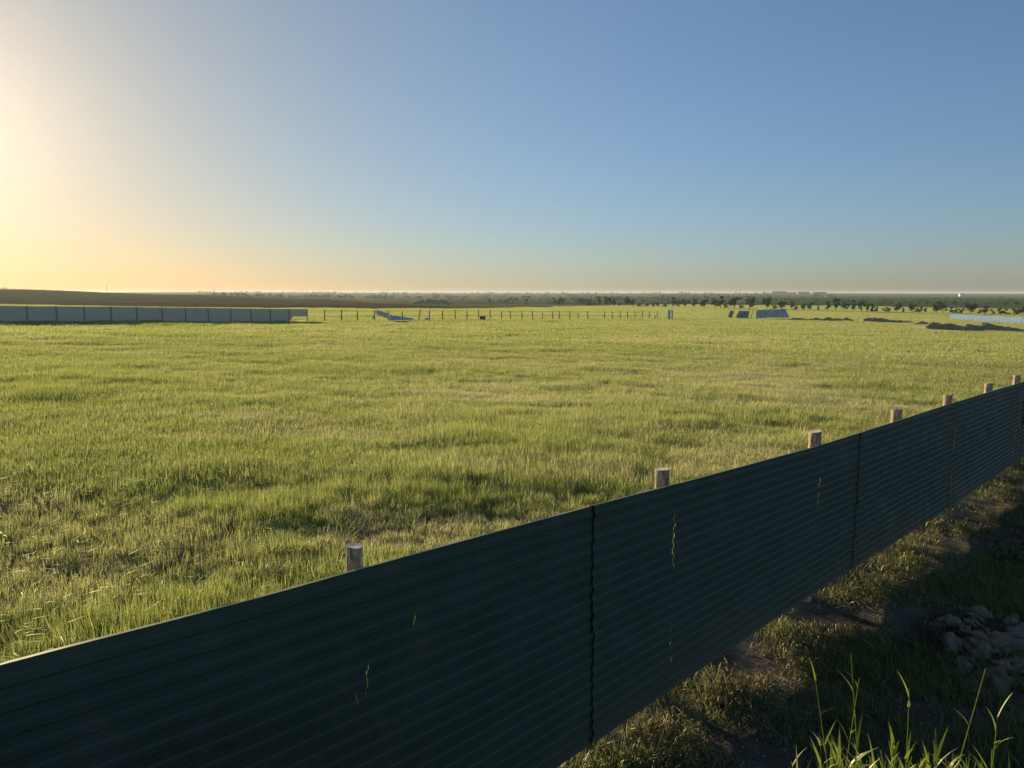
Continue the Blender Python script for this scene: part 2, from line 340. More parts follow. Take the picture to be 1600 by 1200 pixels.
# ------------------------------------------------------------------ near fence
fence = empty('corrugated_fence', (0, 0, 0))
tag(fence, 'long dark green fence of horizontally ribbed metal sheets nailed to log posts, crossing the foreground', 'fence')
PER = .115
def prof_rows(h0, h1):
    hs = set([h0, h1]); k = int(h0 / PER) - 1
    while k * PER < h1 + PER:
        for q in (0, .43, .53, .90):
            h = (k + q) * PER
            if h0 < h < h1: hs.add(round(h, 5))
        k += 1
    return sorted(hs)
def prof(h):
    x = (h / PER) % 1
    if x < .43: return 0
    if x < .53: return (x - .43) / .10
    if x < .90: return 1
    return 1 - (x - .90) / .10
DENTS = [(1.6, .9, .25, -.02), (3.9, .5, .3, .018), (4.6, 1.6, .2, -.018), (7.9, .8, .25, .018), (9.3, 1.7, .35, -.022), (11.8, .5, .3, .016), (14.2, 1.2, .4, -.025), (16.5, .6, .3, .02), (20.5, 1.5, .5, -.03), (23.5, .7, .4, .025)]
def fpos(t, h, off):      # t along the fence, h down from the top edge, off towards the viewer
    zt, zb = ztop(t), zbot(t); H0 = 2.26
    z = zt - h * (zt - zb) / H0
    bulge = (fbm(np.array([t]), np.array([h * 1.3 + 40]), 2.2, 1, 3)[0] - .5) * .035
    dent = 0
    for td, hd, rd, dd in DENTS: dent += dd * math.exp(-((t - td) ** 2 + (h - hd) ** 2 * 1.5) / rd ** 2)
    p = FN * (FD - off - bulge - dent)
    return (p[0] + FU[0] * t, p[1] + FU[1] * t, z)
def sheet(t0, t1, h0, h1, off, tears=(), endlift=0.0, seed=0):
    hs = prof_rows(h0, h1); ts = [t0, t0 + .015, t0 + .035, t0 + .07] + list(np.arange(t0 + .12, t1, .16)) + [t1]
    pairs = []
    for tr in tears:
        tc = tr[0]; ts = [t for t in ts if abs(t - tc) > .05]; ts += [tc - .0006, tc + .0006]; pairs.append(tr)
    ts = sorted(ts); mb = MB(); n = len(hs); V = []; rr = random.Random(seed)
    tearpath = {}
    for tr in pairs:
        tc, segs = tr; d = {}
        jl = 0
        for i, h in enumerate(hs):
            w = 0
            for (a, bb, ww) in segs:
                if a <= h <= bb: w = ww * (.35 + .65 * math.sin(math.pi * (h - a + .01) / (bb - a + .02))) * rr.uniform(.5, 1.3)
            jl += rr.uniform(-.006, .006); jl *= .93
            d[i] = (w, jl)
        tearpath[tc] = d
    for j, t in enumerate(ts):
        for i, h in enumerate(hs):
            tt = t
            for tc, d in tearpath.items():
                if abs(t - tc) < .001:
                    w, jj = d[i]; tt = tc + jj + (1 if t > tc else -1) * (w / 2 + .0003)
            e = endlift * math.exp(-(t - t0) / .035) * (1 + .35 * math.sin(h * 5 + seed))
            V.append(fpos(tt + (.006 * math.sin(h * 27) * math.exp(-(t - t0) / .05)), h, off + .007 * (1 - (t - t0) / (t1 - t0)) + prof(h) * .013 + e))
    Fc = []
    for j in range(len(ts) - 1):
        for i in range(n - 1):
            skip = False
            for tc, d in tearpath.items():
                if abs(ts[j] - tc) < .001 and abs(ts[j + 1] - tc) < .001:
                    skip = d[i][0] > 0 or d[i + 1][0] > 0
                    if d[i][0] == 0 and d[i + 1][0] == 0: skip = False
            if not skip: Fc.append((j * n + i, (j + 1) * n + i, (j + 1) * n + i + 1, j * n + i + 1))
    mb.add(V, Fc); o = mb.build('metal_sheet', M['sheet'], fence); return o
SEAMS = [-9.0, -2.2, 5.50, 12.75, 19.1, 26.9, 34.0, 41.0]
def tz(px, py):      # fence coordinates of a photo point
    d = ray(px, py); k = FD / (d[0] * FN[0] + d[1] * FN[1]); P = d * k
    t = P[0] * FU[0] + P[1] * FU[1]; z = EYE + P[2]; zt, zb = ztop(t), zbot(t); return t, (zt - z) / (zt - zb) * 2.26
def tear(*segs):
    t = np.mean([tz(px, (a + b_) / 2)[0] for px, a, b_, w in segs])
    return (float(t), [(tz(px, a)[1], tz(px, b_)[1], w) for px, a, b_, w in segs])
TEARS = [tear((571, 1034, 1074, .010)), tear((553, 1080, 1097, .008)), tear((643, 961, 968, .008)),
         tear((1050, 803, 812, .006), (1050, 818, 824, .008), (1049, 832, 892, .020)), tear((1046, 970, 976, .012), (1046, 980, 990, .012), (1046, 1000, 1006, .008), (1046, 1020, 1034, .008)),
         tear((1279, 744, 760, .010), (1277, 769, 774, .008), (1276, 779, 791, .012)), tear((1266, 880, 887, .012)),
         tear((1586, 668, 673, .03), (1586, 678, 682, .03), (1585, 686, 690, .025), (1584, 694, 699, .02))]
def pick(t0, t1, h0, h1):
    r = []
    for t, segs in TEARS:
        if not (t0 + .1 < t < t1 - .1): continue
        sg = [(max(a, h0 + .02), min(b_, h1 - .02), w) for a, b_, w in segs if b_ > h0 + .03 and a < h1 - .03]
        if sg: r.append((t, sg))
    return r
for i in range(len(SEAMS) - 1):
    a, b_ = SEAMS[i], SEAMS[i + 1] + .09
    o1 = .012
    sheet(a, b_, 0.0, 1.17, o1 + .006, pick(a, b_, 0, 1.1), .014, i)
    sheet(a + .02 * (i % 3), b_ + .02 * (i % 2), 1.115, 2.26, o1 - .006, pick(a, b_, 1.17, 2.26), .014, i + 20)
# added top lip, its pale colour stands in for sun on the sheet edge
for i in range(len(SEAMS) - 1):
    mb = MB(); ts = np.arange(SEAMS[i] + .005, SEAMS[i + 1], .15); V = []
    for t in ts:
        w = .017 + .006 * math.sin(t * 2.1) * math.sin(t * 7)
        V += [fpos(t, -.001, .030), fpos(t, -.003, .030 - w), fpos(t, .014, .030 - w - .001)]
    mb.add(V, [(3 * k + q, 3 * k + 3 + q, 3 * k + 4 + q, 3 * k + 1 + q) for k in range(len(ts) - 1) for q in (0, 1)])
    mb.build('top_edge', M['edge'], fence)
# posts
POST_T = [(-1.1, .06, .16), (2.98, .056, .12), (6.93, .074, .145), (11.24, .086, .165), (15.28, .092, .15), (19.1, .088, .15), (23.5, .094, .17), (27.6, .094, .20), (31.6, .09, .2), (35.7, .09, .2), (39.7, .09, .2)]
for k, (t, rad, up) in enumerate(POST_T):
    p = FN * (FD + rad + .040) + FU * t; zt = ztop(t) + up; zb = ter(p[0], p[1]) - .3
    L = zt - zb; o = None; nseg = 22; n = 26; mb = MB(); V = []; Fc = []; rr = random.Random(k + 5)
    ph = rr.random() * 6; lv = FU * rr.uniform(-.03, .03) - FN * rr.uniform(.004, .02); lean = (lv[0], lv[1]); chip = rr.uniform(.004, .018)
    knots = [(rr.random() * 6.28, rr.uniform(.02, .25) if q < 1 else rr.random() * L) for q in range(3)]
    for i in range(nseg + 1):
        u = i / nseg; z = zb + L * (1 - (1 - u) ** 2 if False else u); 
        if i == nseg: z = zt
        zr = zt - z
        z = zt - (L * (1 - u) ** 1.8)
        zr = zt - z
        for q in range(n):
            th = 2 * math.pi * q / n
            r_ = rad * (1 + .03 * math.sin(2 * th + ph) + .02 * math.sin(5 * th + 9 * zr) + rr.uniform(-.018, .018) + .02 * zr)
            for ka, kz in knots:
                r_ += rad * .16 * math.exp(-((th - ka + math.pi) % (2 * math.pi) - math.pi) ** 2 / .12) * math.exp(-(zr - kz) ** 2 / .0012)
            if i == nseg: r_ *= .965
            dz = chip * math.sin(th + ph) if i == nseg else 0
            V.append((r_ * math.cos(th) + lean[0] * -zr, r_ * math.sin(th) + lean[1] * -zr, z - zt + dz))
    for i in range(nseg):
        for q in range(n):
            q2 = (q + 1) % n; Fc.append((i * n + q, i * n + q2, (i + 1) * n + q2, (i + 1) * n + q))
    mb.add(V, Fc); body = mb.build('log_post', M['bark'], fence, smooth=True); body.location = (p[0], p[1], zt)
    m2 = MB(); Vt = [V[nseg * n + q] for q in range(n)] + [(0, 0, -.003)]
    m2.add(Vt, [(q, (q + 1) % n, n) for q in range(n)]); cut = m2.build('cut_end', M['cut'], body)
    cut.location = (0, 0, .001)
    # screws through the sheet into this post
    if 1 <= k <= 7:
        for h in (.06, .52, 1.14, 1.55, 2.1):
            ms = MB(); c = np.array(fpos(t + rr.uniform(-.03, .03), h, .030)); ms.tube([c, c - np.array([FN[0], FN[1], 0]) * .006], [.009, .006], 6)
            ms.build('screw', M['sheet'] if rr.random() < .5 else M['steel'], fence)
# two timber rails behind the sheets
for h in (.25, 2.0):
    mb = MB(); ts = np.arange(-9, 41, .5); V = []
    for t in ts:
        for dh, do in ((0, -.012), (.07, -.012), (.07, -.045), (0, -.045)): V.append(fpos(t, h + dh, do - .02))
    Fc = [(4 * k + q, 4 * k + 4 + q, 4 * k + 4 + (q + 1) % 4, 4 * k + (q + 1) % 4) for k in range(len(ts) - 1) for q in range(4)]
    mb.add(V, Fc); mb.build('rail', M['rail'], fence)

# ------------------------------------------------------------------ grass sources (kept out of the scene, read by the scatter)
def blade_strip(mb, base, ang, h, w, bend, lean, segs, a, droop=0):
    d = np.array([math.cos(ang), math.sin(ang)]); side = np.array([-d[1], d[0], 0]); tw = random.uniform(-.9, .9)
    V = []
    for i in range(segs + 1):
        u = i / segs; out = lean * u + bend * u * u; z = h * (u - droop * u * u * .55)
        c = np.array([base[0] + d[0] * out, base[1] + d[1] * out, base[2] + z])
        ww = w * (1 - u ** 1.7) * .5 + (.0 if i == segs else w * .05)
        s2 = side * math.cos(tw * u) + np.array([0, 0, 1]) * math.sin(tw * u) * .4
        if i == segs: V.append(c)
        else: V += [c - s2 * ww, c + s2 * ww]
    n = len(V); Fc = [(2 * i, 2 * i + 1, 2 * i + 3, 2 * i + 2) for i in range(segs - 1)] + [(n - 3, n - 2, n - 1)]
    mb.add(V, Fc, a)
def clump(name, nb, spread, hmin, hmax, w, segs, bend=.12, lean=.06, square=False, droopy=0, mat='grass'):
    mb = MB()
    for _ in range(nb):
        if square: b0 = (random.uniform(-spread, spread), random.uniform(-spread, spread), -.03)
        else:
            r_ = spread * math.sqrt(random.random()); th = random.random() * 6.28; b0 = (r_ * math.cos(th), r_ * math.sin(th), -.03)
        h = random.uniform(hmin, hmax) * (1 if random.random() > .1 else 1.2)
        blade_strip(mb, b0, random.random() * 6.28, h, w * random.uniform(.7, 1.3), random.uniform(0, bend), random.uniform(-lean, lean), segs, random.random(), random.uniform(0, droopy))
    me = mb.mesh(name, M[mat], attr=True); return bpy.data.objects.new(name, me)
def src(cname, objs):
    c = bpy.data.collections.new(cname)
    for o in objs: c.objects.link(o)
    return c
def scatter(name, col, P, rot, scl, tint, idx=None):
    me = bpy.data.meshes.new(name); me.vertices.add(len(P)); me.vertices.foreach_set('co', np.asarray(P, np.float32).ravel())
    for nm, ty, dat in (('rot', 'FLOAT_VECTOR', rot), ('scl', 'FLOAT_VECTOR', scl), ('tint', 'FLOAT', tint)):
        at_ = me.attributes.new(nm, ty, 'POINT'); at_.data.foreach_set('vector' if ty != 'FLOAT' else 'value', np.asarray(dat, np.float32).ravel())
    at_ = me.attributes.new('idx', 'INT', 'POINT'); at_.data.foreach_set('value', (np.asarray(idx) if idx is not None else rng.integers(0, 1000, len(P))).astype(np.int32))
    o = link(bpy.data.objects.new(name, me))
    ng = bpy.data.node_groups.new(name + '_scatter', 'GeometryNodeTree')
    ng.interface.new_socket('Geometry', in_out='INPUT', socket_type='NodeSocketGeometry'); ng.interface.new_socket('Geometry', in_out='OUTPUT', socket_type='NodeSocketGeometry')
    N = ng.nodes; gi = N.new('NodeGroupInput'); go = N.new('NodeGroupOutput'); ip = N.new('GeometryNodeInstanceOnPoints'); ci = N.new('GeometryNodeCollectionInfo')
    ci.inputs[0].default_value = col; ci.inputs['Separate Children'].default_value = True; ci.inputs['Reset Children'].default_value = True
    def na(nm, ty):
        a = N.new('GeometryNodeInputNamedAttribute'); a.data_type = ty; a.inputs[0].default_value = nm; return a.outputs['Attribute']
    L = ng.links; L.new(gi.outputs[0], ip.inputs['Points']); L.new(ci.outputs[0], ip.inputs['Instance']); ip.inputs['Pick Instance'].default_value = True
    L.new(na('idx', 'INT'), ip.inputs['Instance Index']); L.new(na('scl', 'FLOAT_VECTOR'), ip.inputs['Scale'])
    er = N.new('FunctionNodeEulerToRotation'); L.new(na('rot', 'FLOAT_VECTOR'), er.inputs[0]); L.new(er.outputs[0], ip.inputs['Rotation'])
    L.new(ip.outputs[0], go.inputs[0]); md = o.modifiers.new('scatter', 'NODES'); md.node_group = ng
    return o
near_src = src('near_grass_source', [clump('near_a', 30, .17, .28, .46, .0085, 4), clump('near_b', 26, .2, .24, .44, .008, 4, bend=.2), clump('near_c', 34, .17, .3, .5, .008, 4, bend=.08), clump('near_d', 24, .2, .26, .5, .010, 5, bend=.3, droopy=1.0)])
mid_src = src('mid_grass_source', [clump('mid_%d' % k, 170, .62, .28, .5, .015, 3, bend=.15, square=True) for k in range(3)])
far_src = src('far_grass_source', [clump('far_%d' % k, 520, 2.1, .3, .52, .055, 2, bend=.1, square=True) for k in range(3)])
short_src = src('short_grass_source', [clump('short_a', 36, .16, .05, .16, .008, 3, bend=.1, lean=.1), clump('short_b', 30, .16, .06, .2, .007, 3, bend=.14, lean=.12, droopy=.8), clump('short_c', 22, .14, .03, .12, .012, 3, bend=.1, lean=.1)])
verge_src = src('verge_grass_source', [clump('verge_a', 36, .16, .05, .16, .009, 3, bend=.1, lean=.1, mat='verge'), clump('verge_b', 26, .16, .06, .22, .008, 3, bend=.16, lean=.14, droopy=.9, mat='verge'), clump('verge_c', 20, .14, .03, .12, .014, 3, bend=.1, lean=.1, mat='verge')])
def bent(name, n):
    mb = MB()
    for _ in range(n):
        bx, by, z = random.uniform(-.25, .25), random.uniform(-.25, .25), random.uniform(.30, .46); a = random.random() * 6.28
        blade_strip(mb, (bx - .02, by, -.03), a, z + .03, .005, .0, .02, 3, .2)
        blade_strip(mb, (bx, by, z), a, random.uniform(.02, .07), random.uniform(.009, .014), random.uniform(0, .04), random.uniform(.14, .26), 4, random.random(), random.uniform(0, .6))
    return bpy.data.objects.new(name, mb.mesh(name, M['bent'], attr=True))
flat_src = src('bent_leaf_source', [bent('bent_%d' % k, 2) for k in range(5)])

def field_maps(x, y):
    r = np.hypot(x, y)
    big = fbm(x, y, 7.0, 1, 3); sm = fbm(x, y, 1.8, 3, 3); huge = fbm(x * .6, y, 30, 5, 3)
    tall = sstep(.36, .60, .55 * big + .25 * sm + .2 * huge)
    h = .66 + .32 * tall + .2 * (sm - .5)
    dry = .25 + .75 * (1 - tall) * sstep(.3, .6, sm) * .8 + (fbm(x, y, 14, 6, 3) - .5) * .9
    pale = sstep(.57, .66, fbm(x * .4 + 77, y + 9, 3.2, 4, 3)); dry = dry * .65 + .55 * pale; h = h * (1 - .12 * pale)
    # worn weedy ground seen in the left middle distance
    for cx, cy, rx, ry in ((-5.6, 11.2, 2.6, 1.1), (-2.6, 13.3, 2.2, 1.0), (-.6, 9.9, 1.0, .8), (-6.6, 8.6, 1.1, 1.0), (1.7, 15.0, 2.8, .9)):
        k = np.exp(-(((x - cx) / rx) ** 2 + ((y - cy) / ry) ** 2) * 1.2); h = h * (1 - .62 * k); dry = dry + .42 * k
    return h, np.clip(dry - .22, 0, 1)
def sample(n, r0, r1, p=1.0, a0=-44, a1=48):
    # density per area falls as r^-p
    e = 2 - p; u = rng.random(n); r = (r0 ** e + u * (r1 ** e - r0 ** e)) ** (1 / e) if abs(e) > 1e-3 else r0 * (r1 / r0) ** u
    a = np.radians(rng.uniform(a0, a1, n)); return r * np.sin(a), r * np.cos(a)
def place(name, label, cat, srcc, x, y, hs, tint, smin=.8, smax=1.2, tilt=.12, wide=None):
    z = terrain(x, y); n = len(x)
    rot = np.stack([rng.normal(0, tilt, n), rng.normal(0, tilt, n), rng.uniform(0, 6.283, n)], -1)
    f_ = rng.uniform(smin, smax, n); w = np.ones(n) if wide is None else wide
    o = scatter(name, srcc, np.stack([x, y, z], -1), rot, np.stack([w, w, hs * f_], -1), tint); tag(o, label, cat, kind='stuff'); return o
SD = lambda x, y: x * FN[0] + y * FN[1] - FD
x, y = sample(15000, 4.2, 24, 1.0); k = SD(x, y) > .32; x, y = x[k], y[k]; h, d = field_maps(x, y); h = h * (.45 + .55 * sstep(.3, 1.3, SD(x, y)))
place('field_grass', 'tall backlit green grass filling the field just behind the fence', 'grass', near_src, x, y, h, d)
x, y = sample(20000, 18, 85, 1.0); k = SD(x, y) > .8; x, y = x[k], y[k]; h, d = field_maps(x, y)
place('field_grass', 'green and yellowish grass in the middle of the field', 'grass', mid_src, x, y, h, d, tilt=.04, wide=1 + .6 * sstep(40, 85, np.hypot(x, y)))
x, y = sample(26000, 75, 540, .9); h, d = field_maps(x, y); r = np.hypot(x, y)
col_ = 800 + F * x / y; keep = (SD(x, y) > 0) & (r < np.interp(col_, [0, 480, 600, 700, 850, 1000], [235, 285, 300, 330, 440, 540]) * rng.uniform(.88, 1.1, len(r))); x, y, h, d = x[keep], y[keep], h[keep], d[keep]
place('field_grass', 'distant pale green grass of the plain towards the tree row', 'grass', far_src, x, y, h, d, tilt=.01, wide=1 + .5 * sstep(150, 400, np.hypot(x, y)))
x, y = sample(15000, 520, 800, .9, 2, 40); k = (800 + F * x / y > 850 + (np.hypot(x, y) - 520) * .75 + rng.uniform(0, 60, len(x))); x, y = x[k], y[k]; h, d = field_maps(x, y)
place('meadow_grass', 'bright yellow green meadow strip behind the tree row on the right', 'grass', far_src, x, y, h * 1.1, d, tilt=.01, wide=1.7 + 0 * x)
# short weeds in the worn patches
x, y = sample(9000, 6, 26, 1.0, -42, 44); h, d = field_maps(x, y); k = (h < .75) & (SD(x, y) > .3); x, y, d = x[k], y[k], d[k]
place('short_weeds', 'low greyish weeds in the worn patches of the field', 'weeds', short_src, x, y, rng.uniform(.6, 1.3, len(x)), np.clip(d + .35, 0, 1), tilt=.3)
x, y = sample(1500, 6.3, 20, 1.0, -40, 10); k = (SD(x, y) > .8) & (rng.random(len(x)) < np.clip(.12 + (-x - 1) * .13, .04, .9)); x, y = x[k], y[k]; h, d = field_maps(x, y)
place('bent_grass', 'shining bent leaf blades lying over the grass on the left', 'grass', flat_src, x, y, np.clip(h + .1, .8, 1.15), d * .8, tilt=.12)
# shaded strip on the near side
x, y = sample(15000, 3.9, 34, 1.25, -5, 48); kc = hit(1570, 1015, 4, 20); k = (SD(x, y) < .12) & ((np.hypot(x - kc[0], y - kc[1]) > 1.5) | (rng.random(len(x)) < .15)); x, y = x[k], y[k]; g = fbm(x, y, 1.3, 6, 3); s = -SD(x, y)
k = (rng.random(len(x)) < np.clip(1.5 - (g - .4) * 5, .08, 1)); x, y, s, g = x[k], y[k], s[k], g[k]
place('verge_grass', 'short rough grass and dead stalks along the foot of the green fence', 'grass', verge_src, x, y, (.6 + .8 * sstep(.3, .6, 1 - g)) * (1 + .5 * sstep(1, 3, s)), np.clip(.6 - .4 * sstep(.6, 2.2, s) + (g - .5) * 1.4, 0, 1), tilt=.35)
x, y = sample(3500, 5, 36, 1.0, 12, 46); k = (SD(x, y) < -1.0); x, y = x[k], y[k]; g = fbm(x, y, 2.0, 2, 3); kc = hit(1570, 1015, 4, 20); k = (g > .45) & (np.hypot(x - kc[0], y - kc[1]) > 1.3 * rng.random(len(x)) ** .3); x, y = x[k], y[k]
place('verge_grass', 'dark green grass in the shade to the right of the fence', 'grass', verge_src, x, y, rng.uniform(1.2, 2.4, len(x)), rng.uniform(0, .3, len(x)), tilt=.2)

# gravel and crumbs of soil in the strip under the fence
import bmesh
gl_ = []
for k in range(4):
    bm = bmesh.new(); bmesh.ops.create_icosphere(bm, subdivisions=1, radius=1)
    for v in bm.verts: v.co *= random.uniform(.6, 1.1); v.co.z *= .7
    me = bpy.data.meshes.new('crumb'); bm.to_mesh(me); bm.free(); me.materials.append(M['crumb']); gl_.append(bpy.data.objects.new('crumb_%d' % k, me))
x, y = sample(20000, 4.2, 32, 1.3, -2, 48); sd = SD(x, y); k = (sd < .1) & (sd > -2.2 - 1.5 * (vnoise(x, y, 2) > .6)); x, y = x[k], y[k]; n = len(x); sz = .006 + .022 * rng.random(n) ** 4
o = scatter('gravel', src('gravel_source', gl_), np.stack([x, y, terrain(x, y) + sz * .3], -1), rng.uniform(0, 6.28, (n, 3)), np.stack([sz, sz, sz], -1), np.zeros(n)); tag(o, 'small stones and soil crumbs on the ground under the green fence', 'gravel', kind='stuff')

# tall plants on the bank edge, lit above the fence's shadow
mb = MB()
def stalk(bx, by, h):
    bz = ter(bx, by); az = random.random() * 6.28; ln = random.uniform(0, .16) * h
    pts = [(bx + math.cos(az) * ln * u * u, by + math.sin(az) * ln * u * u, bz - .02 + h * u) for u in (0, .33, .66, 1)]
    a = random.random(); n0 = len(mb.v); mb.tube(pts, [.0028, .0025, .002, .001], 5, False); mb.attr[n0:] = [a] * (len(mb.v) - n0)
    for _ in range(random.randint(5, 8)):
        u = random.uniform(.4, 1); i = min(int(u * 3), 2); f_ = u * 3 - i; p = np.array(pts[i]) * (1 - f_) + np.array(pts[i + 1]) * f_
        blade_strip(mb, p, random.random() * 6.28, random.uniform(.035, .095), random.uniform(.0045, .0085), random.uniform(.005, .04), random.uniform(.01, .035), 4, random.random(), random.uniform(0, .8))
for _ in range(950):
    a = R(random.triangular(22.5, 39, 32)); r_ = random.uniform(1.72, 2.25); stalk(r_ * math.sin(a), r_ * math.cos(a), random.triangular(.50, .76, .68))
for px, py, Y in ((1345, 1035, 2.15), (1378, 1035, 2.1), (1448, 1042, 2.15), (1308, 1052, 2.2), (1503, 1108, 2.0), (1550, 1125, 1.95), (1430, 1070, 2.1)):
    d = ray(px, py); X = d[0] / d[1] * Y; zt_ = EYE + d[2] / d[1] * Y; stalk(X, Y, zt_ - ter(X, Y))
o = mb.build('tall_grass', M['tallgrass'], attr=True); tag(o, 'sunlit broad-leaved tall grass stalks in the lower right corner', 'grass', kind='stuff')

# ------------------------------------------------------------------ earth clods on the right
def lump(n=3, seed=0, sq=(1, 1, .7), rough=.35):
    import bmesh
    bm = bmesh.new(); bmesh.ops.create_icosphere(bm, subdivisions=n, radius=1); rr = random.Random(seed); ph = [rr.uniform(0, 50) for _ in range(3)]
    for v in bm.verts:
        c = v.co; k = 1 + rough * (fbm(np.array([c.x * 1.0 + ph[0] + c.z]), np.array([c.y + ph[1] + c.z * .7]), .7, 2, 4)[0] - .5) * 2
        v.co = Vector((c.x * sq[0] * k, c.y * sq[1] * k, c.z * sq[2] * k))
    me = bpy.data.meshes.new('clod'); bm.to_mesh(me); bm.free(); me.materials.append(M['clod']); me.polygons.foreach_set('use_smooth', [False] * len(me.polygons)); return me
clods = [lump(3, k, (1, random.uniform(.6, .95), random.uniform(.5, .7)), .8) for k in range(6)]
for k in range(85):
    px = random.triangular(1465, 1640, 1560); py = random.triangular(955, 1110, 1010)
    p = hit(px, py, 4, 20); s_ = random.choice([.045, .055, .07, .085, .11, .14])
    o = bpy.data.objects.new('earth_clod', clods[k % 6]); o.location = (p[0], p[1], ter(p[0], p[1]) + s_ * .45); o.scale = (s_,) * 3; o.rotation_euler = (random.uniform(-.3, .3), random.uniform(-.3, .3), random.random() * 6.28); link(o)
    tag(o, 'dry brown earth clod in the shaded heap of clods at the right edge', 'clod', 'earth clods in the shade at the right edge')
# dry dock stalk in front of the fence at the right edge
p = FN * (FD - .22) + FU * 26.6; root = empty('dry_weed', (p[0], p[1], ter(*p)))
mb = MB(); mb.tube([(0, 0, -.05), (.03, 0, .8), (.02, .02, 1.5), (.05, 0, 2.15)], [.012, .01, .008, .004], 6); mb.build('stem', M['dryplant'], root)
mb = MB()
for _ in range(60):
    z = random.uniform(1.35, 2.15); blade_strip(mb, (.03, 0, z), random.random() * 6.28, random.uniform(.08, .2), .035, random.uniform(0, .06), .03, 3, .5, random.uniform(0, 1))
mb.build('seed_head', M['dryplant'], root); tag(root, 'dry brown weed standing against the green fence at the right edge', 'weed')

# ------------------------------------------------------------------ the far fence line (parallel to the near one)
LA = R(42.5); LP = np.array([(45 - 800) / F * 98 * 1.007, 98.0]); LU = np.array([math.sin(LA), math.cos(LA)])
def on_line(px):
    k = (px - 800) / F * 1.0; # x = k*y'
    a = np.array([[LU[0] - k * LU[1]]]); t = (k * LP[1] - LP[0]) / a[0, 0]; p = LP + LU * t; return t, p
def ribbed(mb, A, B, z0a, z1a, z0b, z1b, period, depth, nrm, vertical=False):
    A = np.array(A); B = np.array(B)
    if not vertical:
        H = z1a - z0a; n = max(2, int(H / period) * 4); V = []
        for i in range(n + 1):
            u = i / n; o_ = depth if (i % 4) in (1, 2) else 0
            for P, za, zb in ((A, z0a, z1a), (B, z0b, z1b)): V.append((P[0] + nrm[0] * o_, P[1] + nrm[1] * o_, za + (zb - za) * u))
        mb.add(V, [(2 * i, 2 * i + 1, 2 * i + 3, 2 * i + 2) for i in range(n)])
    else:
        Ln = np.linalg.norm(B - A); n = max(2, int(Ln / period) * 4); V = []
        for i in range(n + 1):
            u = i / n; o_ = depth if (i % 4) in (1, 2) else 0; P = A + (B - A) * u
            V += [(P[0] + nrm[0] * o_, P[1] + nrm[1] * o_, z0a + (z0b - z0a) * u), (P[0] + nrm[0] * o_, P[1] + nrm[1] * o_, z1a + (z1b - z1a) * u)]
        mb.add(V, [(2 * i, 2 * i + 2, 2 * i + 3, 2 * i + 1) for i in range(n)])
LN = np.array([math.cos(LA), -math.sin(LA)])      # towards the viewer
lf = empty('sheet_metal_fence', (LP[0], LP[1], ter(*LP))); tag(lf, 'long grey sheet metal fence with dark posts standing across the field on the left', 'fence')
lfi = np.array([LP[0], LP[1], ter(*LP)])
def sub(V): return V
pxs = [-150, -98, -49, -3, 45, 91, 134, 176, 216, 255, 292, 327, 362, 393.5, 423.5, 453, 481]
prev = None
for i, px in enumerate(pxs):
    t, p = on_line(px); g = ter(*p); H = 2.2
    mb = MB(); q = p + LN * .05; mb.tube([(q[0] - lfi[0], q[1] - lfi[1], g - .3 - lfi[2]), (q[0] - lfi[0], q[1] - lfi[1], g + H + .12 - lfi[2])], [.10, .09], 8); mb.build('post', M['pale_post'], lf)
    if prev is not None:
        pp, pg = prev; A = pp - lfi[:2]; B = p - lfi[:2]; mb = MB()
        if i < len(pxs) - 1: ribbed(mb, A, B, pg + .12 - lfi[2], pg + H - lfi[2], g + .12 - lfi[2], g + H - lfi[2], .23, .03, LN)
        else:
            V = [(A[0], A[1], pg + .15 - lfi[2]), (A[0] + (B[0] - A[0]) * .22, A[1] + (B[1] - A[1]) * .22, pg + 1.0 - lfi[2]), (B[0], B[1], g + 1.05 - lfi[2]), (B[0], B[1], g + H - lfi[2]), (A[0], A[1], pg + H - lfi[2])]
            mb.add(V, [(0, 1, 2, 3, 4)])
        mb.build('metal_sheet', M['grey_sheet'], lf)
        mb = MB(); V = []
        for P, zz in ((A, pg), (B, g)):
            for dz, do in ((.0, .0), (.0, -.09), (.06, -.09), (.06, 0)): V.append((P[0] + LN[0] * do, P[1] + LN[1] * do, zz + H + .005 + dz - lfi[2]))
        mb.add(V, [(k, 4 + k, 4 + (k + 1) % 4, (k + 1) % 4) for k in range(4)]); mb.build('top_rail', M['edge'], lf)  # pale edge colour stands in for the lit top line
    prev = (p, g)
# bare posts
ORD = ['first', 'second', 'third', 'fourth', 'fifth', 'sixth', 'seventh', 'eighth', 'ninth', 'tenth', 'eleventh', 'twelfth', 'thirteenth', 'fourteenth', 'fifteenth', 'sixteenth', 'seventeenth', 'eighteenth', 'nineteenth', 'twentieth', 'twenty-first', 'twenty-second', 'twenty-third', 'twenty-fourth', 'twenty-fifth', 'twenty-sixth', 'twenty-seventh', 'twenty-eighth', 'twenty-ninth', 'thirtieth', 'thirty-first', 'thirty-second', 'thirty-third']
bare = [(508.5, 0), (534.5, 0), (559.5, 0), (586, 0), (608, -.1), (629.5, 0), (654, .45), (671.7, 0), (692, 0), (711.5, 0), (730, 0), (748, 0), (766, 0), (784, 0), (799, -.35), (816, -.1), (832, 0), (847.5, 0), (863, 0), (873.5, 0), (890, 0), (903.5, -.1), (918, 0), (944, 0), (956, 0), (968.5, 0), (980, 0), (991.5, 0), (1003, 0), (1013.6, 0), (1026, 0)]
